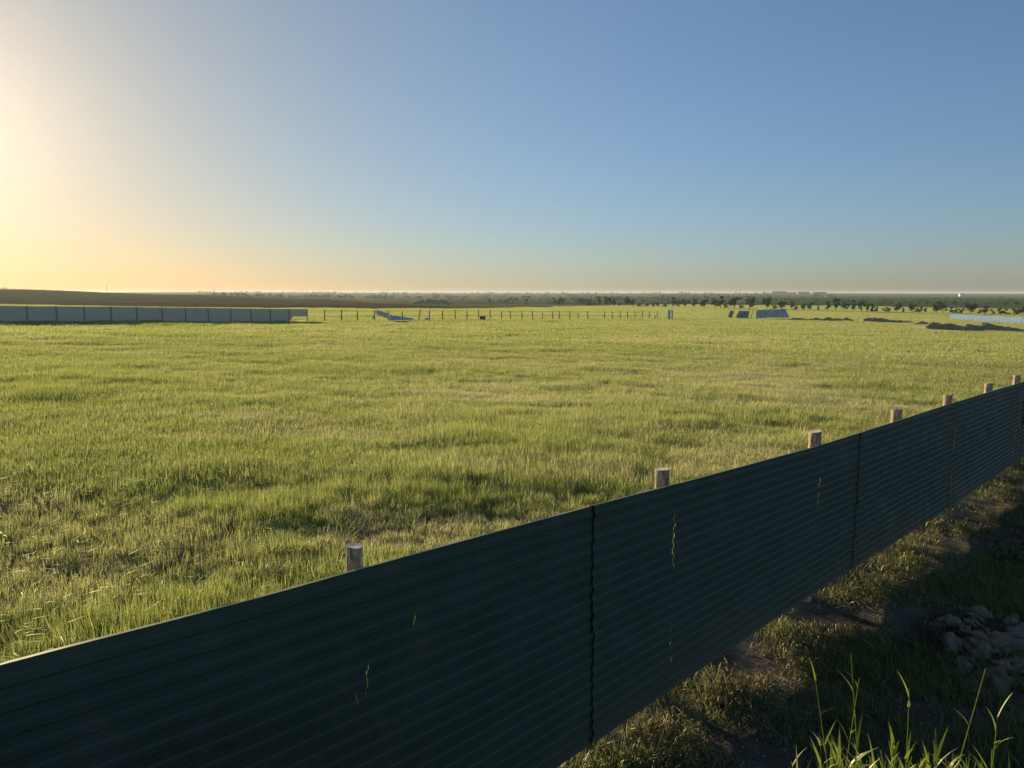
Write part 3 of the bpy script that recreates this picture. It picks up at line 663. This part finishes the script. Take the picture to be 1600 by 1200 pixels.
for i, (px, ln) in enumerate(bare):
    t, p = on_line(px); g = ter(*p); H = 2.15 + .12 * math.sin(i * 2.3)
    if px in (903.5, 847.5): H = 1.75
    mb = MB(); mb.tube([(0, 0, -.3), (ln * .5, 0, H * .5), (ln, 0, H)], [.105, .10, .085], 7, jit=.1)
    o = mb.build('bare_post', M['post']); o.location = (p[0], p[1], g)
    extra = {586: ', holding the drooping sheet', 608: ', between the two fallen sheets', 654: ', leaning to the right', 748: ', beside the dark box', 799: ', leaning to the left', 1026: ', next to the white sack'}.get(px, '')
    tag(o, '%s bare post right of the grey sheet fence%s' % (ORD[i], extra), 'post', 'bare posts of the unfinished fence line')
wt = empty('fence_wire', tuple(np.append(on_line(508.5)[1], ter(*on_line(508.5)[1])))); tag(wt, 'thin wires strung along the line of bare posts across the field', 'wire')
for hh_ in (2.0, 1.1):
    mb = MB(); b0 = wt.location; pts = []
    for px, ln in bare:
        p = on_line(px)[1]; pts.append((p[0] - .1 - b0[0], p[1] - .1 - b0[1], ter(*p) + hh_ - b0[2]))
    mb.tube(pts, [.032] * len(pts), 4); mb.build('wire', M['post'], wt)
# fallen sheets
def quad_sheet(name, pts, mat, label, cat='metal sheet', group=None, ribs=6, depth=.09, thick=.02):
    """pts: four world corners a(b-l) b(b-r) c(t-r) d(t-l); ribs run bottom to top"""
    P = [np.array(p, float) for p in pts]; o0 = (P[0] + P[1]) / 2; nrm = np.cross(P[1] - P[0], P[3] - P[0]); nrm /= np.linalg.norm(nrm)
    if nrm[1] > 0: nrm = -nrm
    mb = MB(); V = []; n = ribs * 4; m = 6
    for lay in (0, 1):
        for j in range(m + 1):
            for i in range(n + 1):
                u = i / n; w = j / m; p = (P[0] * (1 - u) + P[1] * u) * (1 - w) + (P[3] * (1 - u) + P[2] * u) * w
                p = p + nrm * ((depth if i % 4 in (1, 2) else 0) - lay * thick + .05 * math.sin(w * 3 + u * 4)); V.append(p - o0)
    s_ = (n + 1) * (m + 1); Fc = []
    for j in range(m):
        for i in range(n):
            a = j * (n + 1) + i; Fc.append((a, a + 1, a + n + 2, a + n + 1)); Fc.append((s_ + a, s_ + a + n + 1, s_ + a + n + 2, s_ + a + 1))
    for i in range(n): Fc.append((i, s_ + i, s_ + i + 1, i + 1)); a = m * (n + 1) + i; Fc.append((a, a + 1, s_ + a + 1, s_ + a))
    for j in range(m): a = j * (n + 1); Fc.append((a, a + n + 1, s_ + a + n + 1, s_ + a)); a += n; Fc.append((a, s_ + a, s_ + a + n + 1, a + n + 1))
    mb.add(V, Fc); o = mb.build(name, mat); o.location = o0; return tag(o, label, cat, group)
def W(px, py, Y):
    d = ray(px, py); return np.array([d[0] / d[1] * Y, Y, EYE + d[2] / d[1] * Y])
Ya = on_line(586)[1][1]; Yb = on_line(608)[1][1]; Yc = on_line(647)[1][1]
quad_sheet('drooping_sheet', [W(580, 499, Ya - 2.0), W(583, 498.5, Ya - .8), W(589, 484, Ya - .2), W(585, 489, Ya - .5)], M['grey_sheet'], 'narrow grey metal sheet slumped against the left side of the fallen panels', ribs=2)
quad_sheet('drooping_sheet', [W(588, 491.5, Ya - .3), W(608, 498.5, Yb - .3), W(608, 490, Yb - .3), W(589, 484, Ya - .3)], M['grey_sheet'], 'loose blue-grey metal sheet drooping between two bare posts', ribs=6)
quad_sheet('fallen_sheet', [W(608, 501, Yb - 2.0), W(648, 499.6, Yc - 1.5), W(646, 498, Yc - .4), W(608.5, 492, Yb - .5)], M['blue_sheet'], 'long tapering metal sheet fallen into the grass right of the drooping one', ribs=8)
quad_sheet('fallen_sheet', [W(662, 500, on_line(665)[1][1] - 1.5), W(671, 500, on_line(671)[1][1] - 1.5), W(670, 496.5, on_line(670)[1][1] - .4), W(663, 496.5, on_line(665)[1][1] - .4)], M['blue_sheet'], 'small blue metal sheet lying beside the leaning bare post', ribs=3)
# dark crate
p = W(753.5, 499.5, on_line(753)[1][1] - 1.0); g = ter(p[0], p[1]); root = empty('crate', (p[0], p[1], g), R(12)); tag(root, 'small dark box sitting in the grass between two bare posts', 'box')
mb = MB(); mb.box((0, 0, .45), (.6, .4, .42)); mb.build('body', M['dark'], root)
mb = MB(); mb.box((0, 0, .915), (.66, .45, .04)); mb.build('lid', M['slate_sheet'], root)
def sack(px, py, w, h, Yo, label):
    Y = on_line(px)[1][1] - Yo; p = W(px, py, Y); g = ter(p[0], p[1]); me = lump(3, int(px), (w, w * .6, h), .45); me.materials[0] = M['white']
    me.polygons.foreach_set('use_smooth', [True] * len(me.polygons)); o = bpy.data.objects.new('white_sack', me); o.location = (p[0], p[1], max(g, p[2] - h) + h * .8); link(o); tag(o, label, 'sack')
sack(735.5, 499, .55, .16, 1.2, 'flat white sack lying left of the dark box'); sack(949.5, 501, .28, .28, 1.4, 'small white sack in the grass among the bare posts')
sack(1022.5, 500, .34, .62, .8, 'upright white sack at the end of the bare posts')
# two upright sheets
for px, w, lab in ((1045.5, 4, 'left of the two narrow pale blue sheets standing upright past the bare posts'), (1050, 3, 'right of the two narrow pale blue sheets standing upright past the bare posts')):
    P = hit(px, 501); Y = P[1]; quad_sheet('upright_sheet', [W(px - w / 2, 501.5, Y), W(px + w / 2, 501.5, Y + .2), W(px + w / 2 + .2, 485, Y + .3), W(px - w / 2, 484.5, Y + .2)], M['bright_blue'], lab, ribs=2, group='pair of upright sheets')
# leaning panels with struts
Y0 = hit(1160, 498.5)[1]
def leaner(b, c, mat, label, ribs):
    (x0, y0), (x1, y1) = b; (x2, y2), (x3, y3) = c
    return quad_sheet('slanted_sheet_screen', [W(x0, y0, Y0), W(x1, y1, Y0 + .3), W(x2, y2, Y0 + 1.3), W(x3, y3, Y0 + 1.1)], mat, label, 'panel', 'panels leaning in the field', ribs)
leaner([(1136.5, 498.5), (1143.5, 498.5)], [(1147, 485.5), (1140.5, 485.5)], M['slate_sheet'], 'narrow dark panel leaning at the left end of the panel group', 3)
leaner([(1148, 498.5), (1169, 497.7)], [(1171.5, 486), (1155, 485.7)], M['slate_sheet'], 'wide dark slanted panel between the narrow one and the blue row', 7)
leaner([(1181, 497), (1234, 496)], [(1227, 482.5), (1181.5, 485)], M['blue_sheet'], 'long ribbed blue-grey panel leaning at the right end of the panel group', 16)
mb = MB(); p0 = W(1172.5, 498, Y0); p1 = W(1177, 483.5, Y0 + .8); mb.tube([(0, 0, -.1), p1 - p0], [.13, .11], 8); o = mb.build('leaning_post', M['rail']); o.location = p0; tag(o, 'thick brown post leaning between the dark panel and the blue row', 'post')
mb = MB(); p0 = hit(1411, 489); mb.tube([(0, 0, -.3), (.05, 0, 1.8), (0, 0, 3.3)], [.75, .6, .5], 10, jit=.15); o = mb.build('tree_stump', M['post']); o.location = p0; tag(o, 'tall bare brown stump standing in the tree row on the right', 'stump')
# right-hand blue fence
A = W(1484, 500, 335)[:2]; B = W(1660, 511, 222)[:2]
bf = empty('blue_fence', (A[0], A[1], ter(*A))); tag(bf, 'light blue sheet metal fence with vertical ribs at the far right behind the soil heap', 'fence'); nP = 22
D = (B - A) / nP; nn = np.array([D[1], -D[0]]); nn /= np.linalg.norm(nn); nn = nn if nn[1] < 0 else -nn; g0 = ter(*A)
for i in range(nP):
    P = A + D * i; Q = A + D * (i + 1) - D * .08; gp, gq = ter(*P), ter(*Q); mb = MB(); ribbed(mb, P - A, Q - A, gp + .1 - g0, gp + 2.35 - g0, gq + .1 - g0, gq + 2.35 - g0, .5, .08, nn, True); mb.build('metal_sheet', M['pale_blue'], bf)
    mb = MB(); q = P - A + nn * .12; mb.tube([(q[0], q[1], gp - .3 - g0), (q[0], q[1], gp + 2.4 - g0)], [.09, .09], 6); mb.build('post', M['post'], bf)

# ------------------------------------------------------------------ soil heaps
def heap(px0, px1, ytop, ybase, label, seed, Y=None, deep=.5, peak=.5, name='earth_mound'):
    c = (px0 + px1) / 2
    if Y is None: Y = hit(c, ybase)[1]
    x0 = (px0 - 800) / F * Y; x1 = (px1 - 800) / F * Y; w = x1 - x0; H = (ybase - ytop) / F * Y; dp = max(w * deep, H * 1.2)
    g = ter((x0 + x1) / 2, Y + dp / 2); n = 56; m = 22; V = []; 
    xs = np.linspace(0, 1, n); ys = np.linspace(0, 1, m); XX, YY = np.meshgrid(xs, ys)
    pk = np.where(XX < peak, XX / peak, (1 - XX) / (1 - peak)); env = .82 * np.clip(pk * 1.0, 0, 1) ** .38 * np.clip(np.sin(np.pi * YY), 0, 1) ** .8
    wx = x0 + XX * w; wy = Y + YY * dp; nz = fbm(wx + seed * 9, wy, max(w / 7, H * .9), seed, 4); nz2 = fbm(wx + seed * 3, wy, .8, seed + 2, 3)
    hh = .85 * H * env * (.45 + 1.1 * (nz - .1)) + (nz2 - .5) * .35 * env
    gg = terrain(wx.ravel(), wy.ravel()).reshape(wx.shape); zz = gg - .12 + hh + .02
    cx, cy = (x0 + x1) / 2, Y + dp / 2
    V = np.stack([wx - cx, wy - cy, zz - g], -1).reshape(-1, 3)
    mb = MB(); mb.add(V, [(j * n + i, j * n + i + 1, (j + 1) * n + i + 1, (j + 1) * n + i) for j in range(m - 1) for i in range(n - 1)])
    o = mb.build(name, M['soil'], smooth=True); o.location = (cx, cy, g); tag(o, label, 'mound', 'heaps of dug soil'); return o
heap(1228, 1272, 493, 501.5, 'low dark soil heap just right of the blue-grey leaning panel', 1)
heap(1262, 1292, 491.5, 502, 'second soil heap right of the leaning panels, with a pale tip', 2)
heap(1284, 1306, 493, 502.5, 'small rounded soil heap in the middle of the left string of heaps', 3)
heap(1300, 1322, 493.5, 502.5, 'small soil heap left of the last one before the gap', 4)
heap(1312, 1338, 493, 503, 'soil heap at the right end of the left string, before the gap', 5)
heap(1348, 1398, 491, 504.5, 'tallest brown soil heap right after the gap, peaked on its left', 6, peak=.4)
heap(1386, 1432, 496, 505.5, 'long low soil heap between the peaked heap and the large one', 7)
heap(1428, 1466, 500, 508.5, 'pale flat soil heap touching the left end of the large heap', 8)
heap(1448, 1530, 496, 517.5, 'left half of the large dark soil heap in front of the blue fence', 1, peak=.35, deep=.35)
heap(1505, 1625, 501, 519, 'right half of the large dark soil heap at the right edge', 2, peak=.3, deep=.3)
heap(1052, 1068, 486.5, 490, 'tiny dark soil heap right of the upright blue sheets', 3)
heap(1070, 1090, 489.5, 492.5, 'tiny soil heap halfway to the leaning panels, behind', 4)
heap(1094, 1114, 497.5, 501, 'thin dark soil heap left of the leaning panels, nearest the field', 5)
heap(640, 708, 460, 473.5, 'very large flat-topped dark spoil heap far off behind the bare posts', 6, Y=660, deep=.4, name='spoil_heap')

# ------------------------------------------------------------------ trees
def crown_mesh(seed, shape, nleaf=900, leaf=.055, mat='crown'):
    rr = random.Random(seed); mb = MB(); bl = []
    nb = {'round': 13, 'vase': 12, 'tall': 11, 'bush': 10}[shape]
    for _ in range(nb):
        if shape == 'round': z = rr.uniform(.28, .88); w = .36 * math.sqrt(max(.05, 1 - ((z - .55) / .5) ** 2))
        elif shape == 'vase': z = rr.uniform(.25, .9); w = .10 + .34 * (z - .2)
        elif shape == 'tall': z = rr.uniform(.15, .9); w = .18 * math.sqrt(max(.05, 1 - ((z - .45) / .55) ** 2))
        else: z = rr.uniform(.12, .75); w = .45 * math.sqrt(max(.05, 1 - ((z - .3) / .6) ** 2))
        th = rr.random() * 6.28; q = w * math.sqrt(rr.random()); bl.append((q * math.cos(th), q * math.sin(th), z, rr.uniform(.08, .17) * (1.2 if shape != 'tall' else .9)))
    for _ in range(nleaf):
        b_ = rr.choice(bl); d = np.array([rr.gauss(0, 1), rr.gauss(0, 1), rr.gauss(0, 1)]); d /= np.linalg.norm(d)
        c = np.array(b_[:3]) + d * b_[3] * rr.uniform(.45, 1.1) * np.array([1, 1, .8]); a = np.array([rr.gauss(0, 1) for _ in range(3)]); a /= np.linalg.norm(a); e = np.cross(a, d); e /= np.linalg.norm(e) + 1e-6
        s_ = leaf * rr.uniform(.5, 1.1); mb.add([c - a * s_, c + e * s_ * .6, c + a * s_, c - e * s_ * .6], [(0, 1, 2, 3)], rr.random())
    return mb.mesh('crown', M[mat], attr=True), bl
def trunk_mesh(seed, bl):
    mb = MB(); rr = random.Random(seed); mb.tube([(0, 0, -.06), (.01, 0, .15), (.0, .01, .35), (0, 0, .62)], [.030, .024, .018, .008], 7)
    for b_ in bl[:7]: mb.tube([(0, 0, rr.uniform(.12, .35)), (b_[0] * .5, b_[1] * .5, b_[2] * .7), (b_[0], b_[1], b_[2])], [.013, .008, .003], 5)
    return mb.mesh('trunk', M['trunk'])
TV = {}
for sh in ('round', 'vase', 'tall', 'bush'):
    TV[sh] = []
    for k in range(3): cm, bl = crown_mesh(hash(sh) % 1 + k * 7 + len(sh) * 31, sh); TV[sh].append((cm, trunk_mesh(k, bl)))
def tree(px, w, yt, yb, shape, label, group, name='field_tree', Y=None):
    P = hit(px, yb, 300, 1100) if Y is None else at(px, Y)
    Y_ = P[1]; H = (yb - yt) / F * Y_ * 1.08; Wd = w / F * Y_; base = {'round': .78, 'vase': .7, 'tall': .48, 'bush': .95}[shape]
    cm, tm = random.choice(TV[shape]); root = empty(name, tuple(P), random.random() * 6.28); sx = Wd / base
    for nm, me in (('trunk', tm), ('crown', cm)):
        o = bpy.data.objects.new(nm, me); link(o); o.parent = root; o.scale = (sx, sx, H)
    tag(root, label, 'tree', group); return root
row = [(878, 10, 464, 475, 'round'), (905, 14, 466, 476, 'bush'), (920, 13, 467, 478, 'bush'), (929, 5, 470, 478, 'tall'), (936, 9, 464, 478, 'vase'), (950, 14, 464, 478.5, 'round'), (959, 6, 465, 478.5, 'tall'), (967, 6, 472, 479, 'bush'), (979, 12, 464, 479, 'round'), (989, 10, 466, 479.5, 'round'), (1000, 10, 472, 480, 'bush'), (1012, 8, 473, 479.5, 'bush'), (1021, 8, 473, 480, 'vase'), (1028, 6, 472, 480, 'tall'), (1038, 9, 473, 480, 'bush'), (1051, 9, 465, 480, 'tall'), (1061, 12, 470, 481, 'round'), (1071, 13, 468, 481, 'round'), (1085, 12, 468, 481, 'vase'), (1100, 15, 467, 482, 'round'), (1117, 13, 466, 482, 'round'), (1126, 12, 463.5, 482, 'tall'), (1134, 8, 470, 482, 'bush'), (1147, 22, 463, 482.5, 'round'), (1159, 8, 474, 483, 'bush'), (1171, 17, 466, 484, 'round'), (1198, 14, 465.5, 484, 'round'), (1209, 10, 475, 484, 'bush'), (1222, 14, 470, 484.5, 'round'), (1237, 9, 470, 484.5, 'vase'), (1243.5, 7, 476, 485, 'bush'), (1256, 13, 473, 485.5, 'round'), (1266, 12, 471, 486, 'round'), (1278, 4, 477, 486, 'tall'), (1293, 8, 470, 486, 'tall'), (1305, 14, 467.5, 486, 'vase'), (1320, 14, 470.5, 487, 'round'), (1333, 11, 469.5, 487, 'vase'), (1346, 12, 471, 487.5, 'round'), (1354.5, 8, 474, 487.5, 'vase'), (1362, 6, 475, 488, 'tall'), (1369, 7, 476, 488, 'bush'), (1384, 13, 478.5, 488, 'bush'), (1402, 14, 475, 488.5, 'vase'), (1425, 12, 474, 489, 'round'), (1432, 10, 479, 489, 'bush'), (1439, 6, 479, 489, 'vase'), (1446, 6, 481, 489.5, 'vase'), (1463, 16, 472, 490, 'vase'), (1473, 13, 473, 490, 'round'), (1487, 7, 481, 490.5, 'tall'), (1494, 8, 480, 490.5, 'bush'), (1503, 11, 479, 490.5, 'bush'), (1517, 19, 473, 491, 'round'), (1539, 18, 477, 491.5, 'bush'), (1551, 6, 484, 492, 'bush'), (1565, 17, 479, 492, 'bush'), (1585, 19, 479.5, 492.5, 'bush'), (1600, 12, 477, 492.5, 'round')]
marks = [(935, 'left of the white sack'), (1040, 'above the end of the bare posts'), (1110, 'behind the upright blue sheets'), (1240, 'behind the leaning panels'), (1340, 'behind the left string of soil heaps'), (1420, 'behind the peaked soil heap'), (1500, 'left of the blue fence'), (1700, 'behind the light blue fence')]
adj = {'round': 'rounded dark tree', 'vase': 'spreading tree with open forks', 'tall': 'slim upright tree', 'bush': 'low bushy tree'}
cnt = {}
lst = []
for t_ in row:
    m_ = next(b for a, b in marks if t_[0] < a); key = (m_, t_[4]); cnt[key] = cnt.get(key, 0) + 1; lst.append((t_, m_, cnt[key]))
for t_, m_, k in lst:
    tot_ = cnt[(m_, t_[4])]; lab = '%s in the tree row %s' % (adj[t_[4]], m_)
    lab = ('%s %s from the left, %s' % (ORD[k - 1], adj[t_[4]], m_)) if tot_ > 2 else ('%s of two %ss %s' % ('left' if k == 1 else 'right', adj[t_[4]].replace(' with open forks', ''), m_) if tot_ == 2 else '%s in the row %s' % (adj[t_[4]], m_))
    if 0: lab = '%s from the left, %s' % (ORD[k - 1], lab) if tot_ > 2 else ('left one of two, ' if k == 1 else 'right one of two, ') + lab
    tree(*t_, lab, 'trees in the row across the plain')
for i, (px, w, yt, yb) in enumerate([(1448, 5, 472, 478), (1491, 9, 470.5, 478), (1510, 8, 470.5, 478.5), (1571, 8, 471.5, 479), (1589, 9, 470.5, 479), (1376, 6, 472, 477.5), (1392, 5, 472, 478)]):
    tree(px, w, yt, yb, 'round', 'smaller tree behind the row, %s' % ['above the gap left of the forked tree', 'just left of the big round tree by the blue fence', 'behind the big round tree by the blue fence', 'above the low bush near the right edge', 'second from the right edge, on the far meadow border', 'above the gap before the bare stump', 'just left of the bare stump'][i], 'trees on the far meadow border', 'far_tree')

# far wood and hedgerows as one mass
fs = []
for k in range(4):
    cm, bl = crown_mesh(90 + k, ['round', 'bush', 'round', 'tall'][k], 170, .12, 'far_crown'); fs.append(bpy.data.objects.new('wood_%d' % k, cm))
wood = src('far_wood_source', fs)
X, Yv, S = [], [], []
def belt(c0, c1, r0, r1, n, h0, h1, thin=.0):
    for _ in range(n):
        c = random.uniform(c0, c1); Y = random.uniform(r0, r1); x = (c - 800) / F * Y
        if thin and vnoise(np.array([c / 14.]), np.array([Y / 160.]), 3)[0] < thin: continue
        X.append(x); Yv.append(Y); S.append(random.uniform(h0, h1))
belt(700, 900, 880, 1000, 60, 3, 6, .5); belt(700, 1000, 1150, 1300, 110, 4, 8, .5); belt(560, 1200, 1600, 1750, 230, 5, 9, .5); belt(420, 1300, 2200, 2500, 330, 6, 10, .5)
belt(300, 1260, 3600, 4200, 500, 8, 15, .45); belt(330, 640, 1500, 1700, 160, 4, 9, .4)
belt(1000, 1700, 900, 980, 200, 3, 5, .4); belt(1000, 1700, 1050, 2300, 1700, 2.5, 4.5, .3); belt(-60, 135, 985, 1030, 60, 1, 2.6, .4); belt(820, 960, 700, 760, 50, 4, 6, .5)
X = np.array(X); Yv = np.array(Yv); S = np.array(S); Z = terrain(X, Yv) - S * .1
sc = S * rng.uniform(.8, 1.2, len(S))
o = scatter('far_wood', wood, np.stack([X, Yv, Z], -1), np.stack([0 * X, 0 * X, rng.uniform(0, 6.28, len(X))], -1), np.stack([sc, sc, S], -1), rng.uniform(0, 1, len(X)))
tag(o, 'far hedgerows and dark green woodland covering the plain below the horizon', 'woodland', kind='stuff')

# ------------------------------------------------------------------ poles, masts and buildings near the skyline
def pole(px, yt, Y, label, kind='utility_pole', arm=True):
    P = at(px, Y); top = W(px, yt, Y)[2] - P[2]; root = empty(kind, tuple(P)); w = Y / F * .28
    mb = MB(); mb.tube([(0, 0, -.5), (0, 0, top)], [w, w * .7], 6); mb.build('shaft', M['slate_sheet'], root)
    if arm:
        mb = MB(); mb.box((0, 0, top * .93), (top * .09, w * .4, w * .4)); mb.build('crossarm', M['slate_sheet'], root)
    else:
        mb = MB(); mb.box((0, 0, top * .8), (w * 1.7, w * 1.7, top * .08)); mb.build('platform', M['slate_sheet'], root)
    tag(root, label, 'pole' if arm else 'mast')
pole(171.5, 444, 960, 'tallest thin utility pole on the brown hill at the left'); pole(338.5, 448, 1150, 'thin utility pole above the middle of the grey fence'); pole(475.5, 452, 1250, 'thin utility pole above the right end of the grey fence')
pole(598, 452.5, 3300, 'squat tower on the skyline above the drooping sheet', 'skyline_tower', False); pole(609, 452, 3300, 'thin mast on the skyline right of the squat tower', 'skyline_mast', False)
pole(1259, 452.5, 3600, 'short mast on the skyline above the village roofs', 'skyline_mast', False); pole(1326.5, 452, 3300, 'taller mast on the skyline right of the village', 'skyline_mast', False)
def building(px0, px1, yt, yb, Y, wall, label, win=6):
    P = at((px0 + px1) / 2, Y); zb = W(px0, yb, Y)[2]; P[2] = min(P[2], zb); H = W(px0, yt, Y)[2] - P[2]; w = (px1 - px0) / F * Y
    root = empty('long_building', tuple(P)); mb = MB(); mb.box((0, 6, H * .4), (w / 2, 6, H * .4)); mb.build('wall', M[wall], root)
    mb = MB(); V = [(-w / 2 - .5, -.6, H * .8), (w / 2 + .5, -.6, H * .8), (w / 2 + .5, 12.6, H * .8), (-w / 2 - .5, 12.6, H * .8), (-w / 2, 6, H), (w / 2, 6, H)]; mb.add(V, [(0, 1, 5, 4), (2, 3, 4, 5), (0, 4, 3), (1, 2, 5), (3, 2, 1, 0)]); mb.build('roof', M['roof' if wall == 'wall_white' else 'brick'], root)
    for i in range(win):
        mb = MB(); mb.box((-w / 2 + w * (i + .5) / win, -.05, H * .45), (w / win * .25, .06, H * .12)); mb.build('window', M['glass'], root)
    tag(root, label, 'building')
building(1204, 1226, 455.2, 458.5, 3900, 'brick', 'long reddish building on the skyline above the leaning panels', 8)
building(1228, 1241, 456.6, 459, 3900, 'brick', 'shorter reddish building right of the long one on the skyline', 5)
building(1244, 1262, 456, 459.5, 3700, 'brick', 'low wide building under the short mast', 6)
building(1267, 1288, 456.2, 459.5, 3700, 'brick', 'low wide building between the two skyline masts', 6)
building(1495.5, 1502, 458.3, 461.2, 3000, 'wall_white', 'small bright white shed on the far slope above the big round tree', 2)
building(1286.5, 1290.5, 462.2, 464, 2400, 'wall_white', 'tiny white hut among the far hedges right of the village', 1)

# ------------------------------------------------------------------ haze: one box of even air round everything
m = bpy.data.materials.new('haze_air'); m.use_nodes = True; nt = m.node_tree; nt.nodes.clear(); out = nt.nodes.new('ShaderNodeOutputMaterial'); pv = nt.nodes.new('ShaderNodeVolumePrincipled')
pv.inputs['Color'].default_value = (.84, .93, .97, 1); pv.inputs['Density'].default_value = 0.7e-4; pv.inputs['Anisotropy'].default_value = .3; nt.links.new(pv.outputs[0], out.inputs['Volume'])
mb = MB(); mb.box((0, 0, -10), (13500, 13500, 45)); o = mb.build('haze', m); o['kind'] = 'stuff'; o['label'] = 'thin warm haze over the plain'; o['category'] = 'haze'
zmin = min(v.co.z for v in bpy.data.objects['ground'].data.vertices)
o.location.z = 0; me = o.data
for v in me.vertices: v.co.z = zmin - 1 if v.co.z < 0 else EYE + 14
print('zmin', zmin)
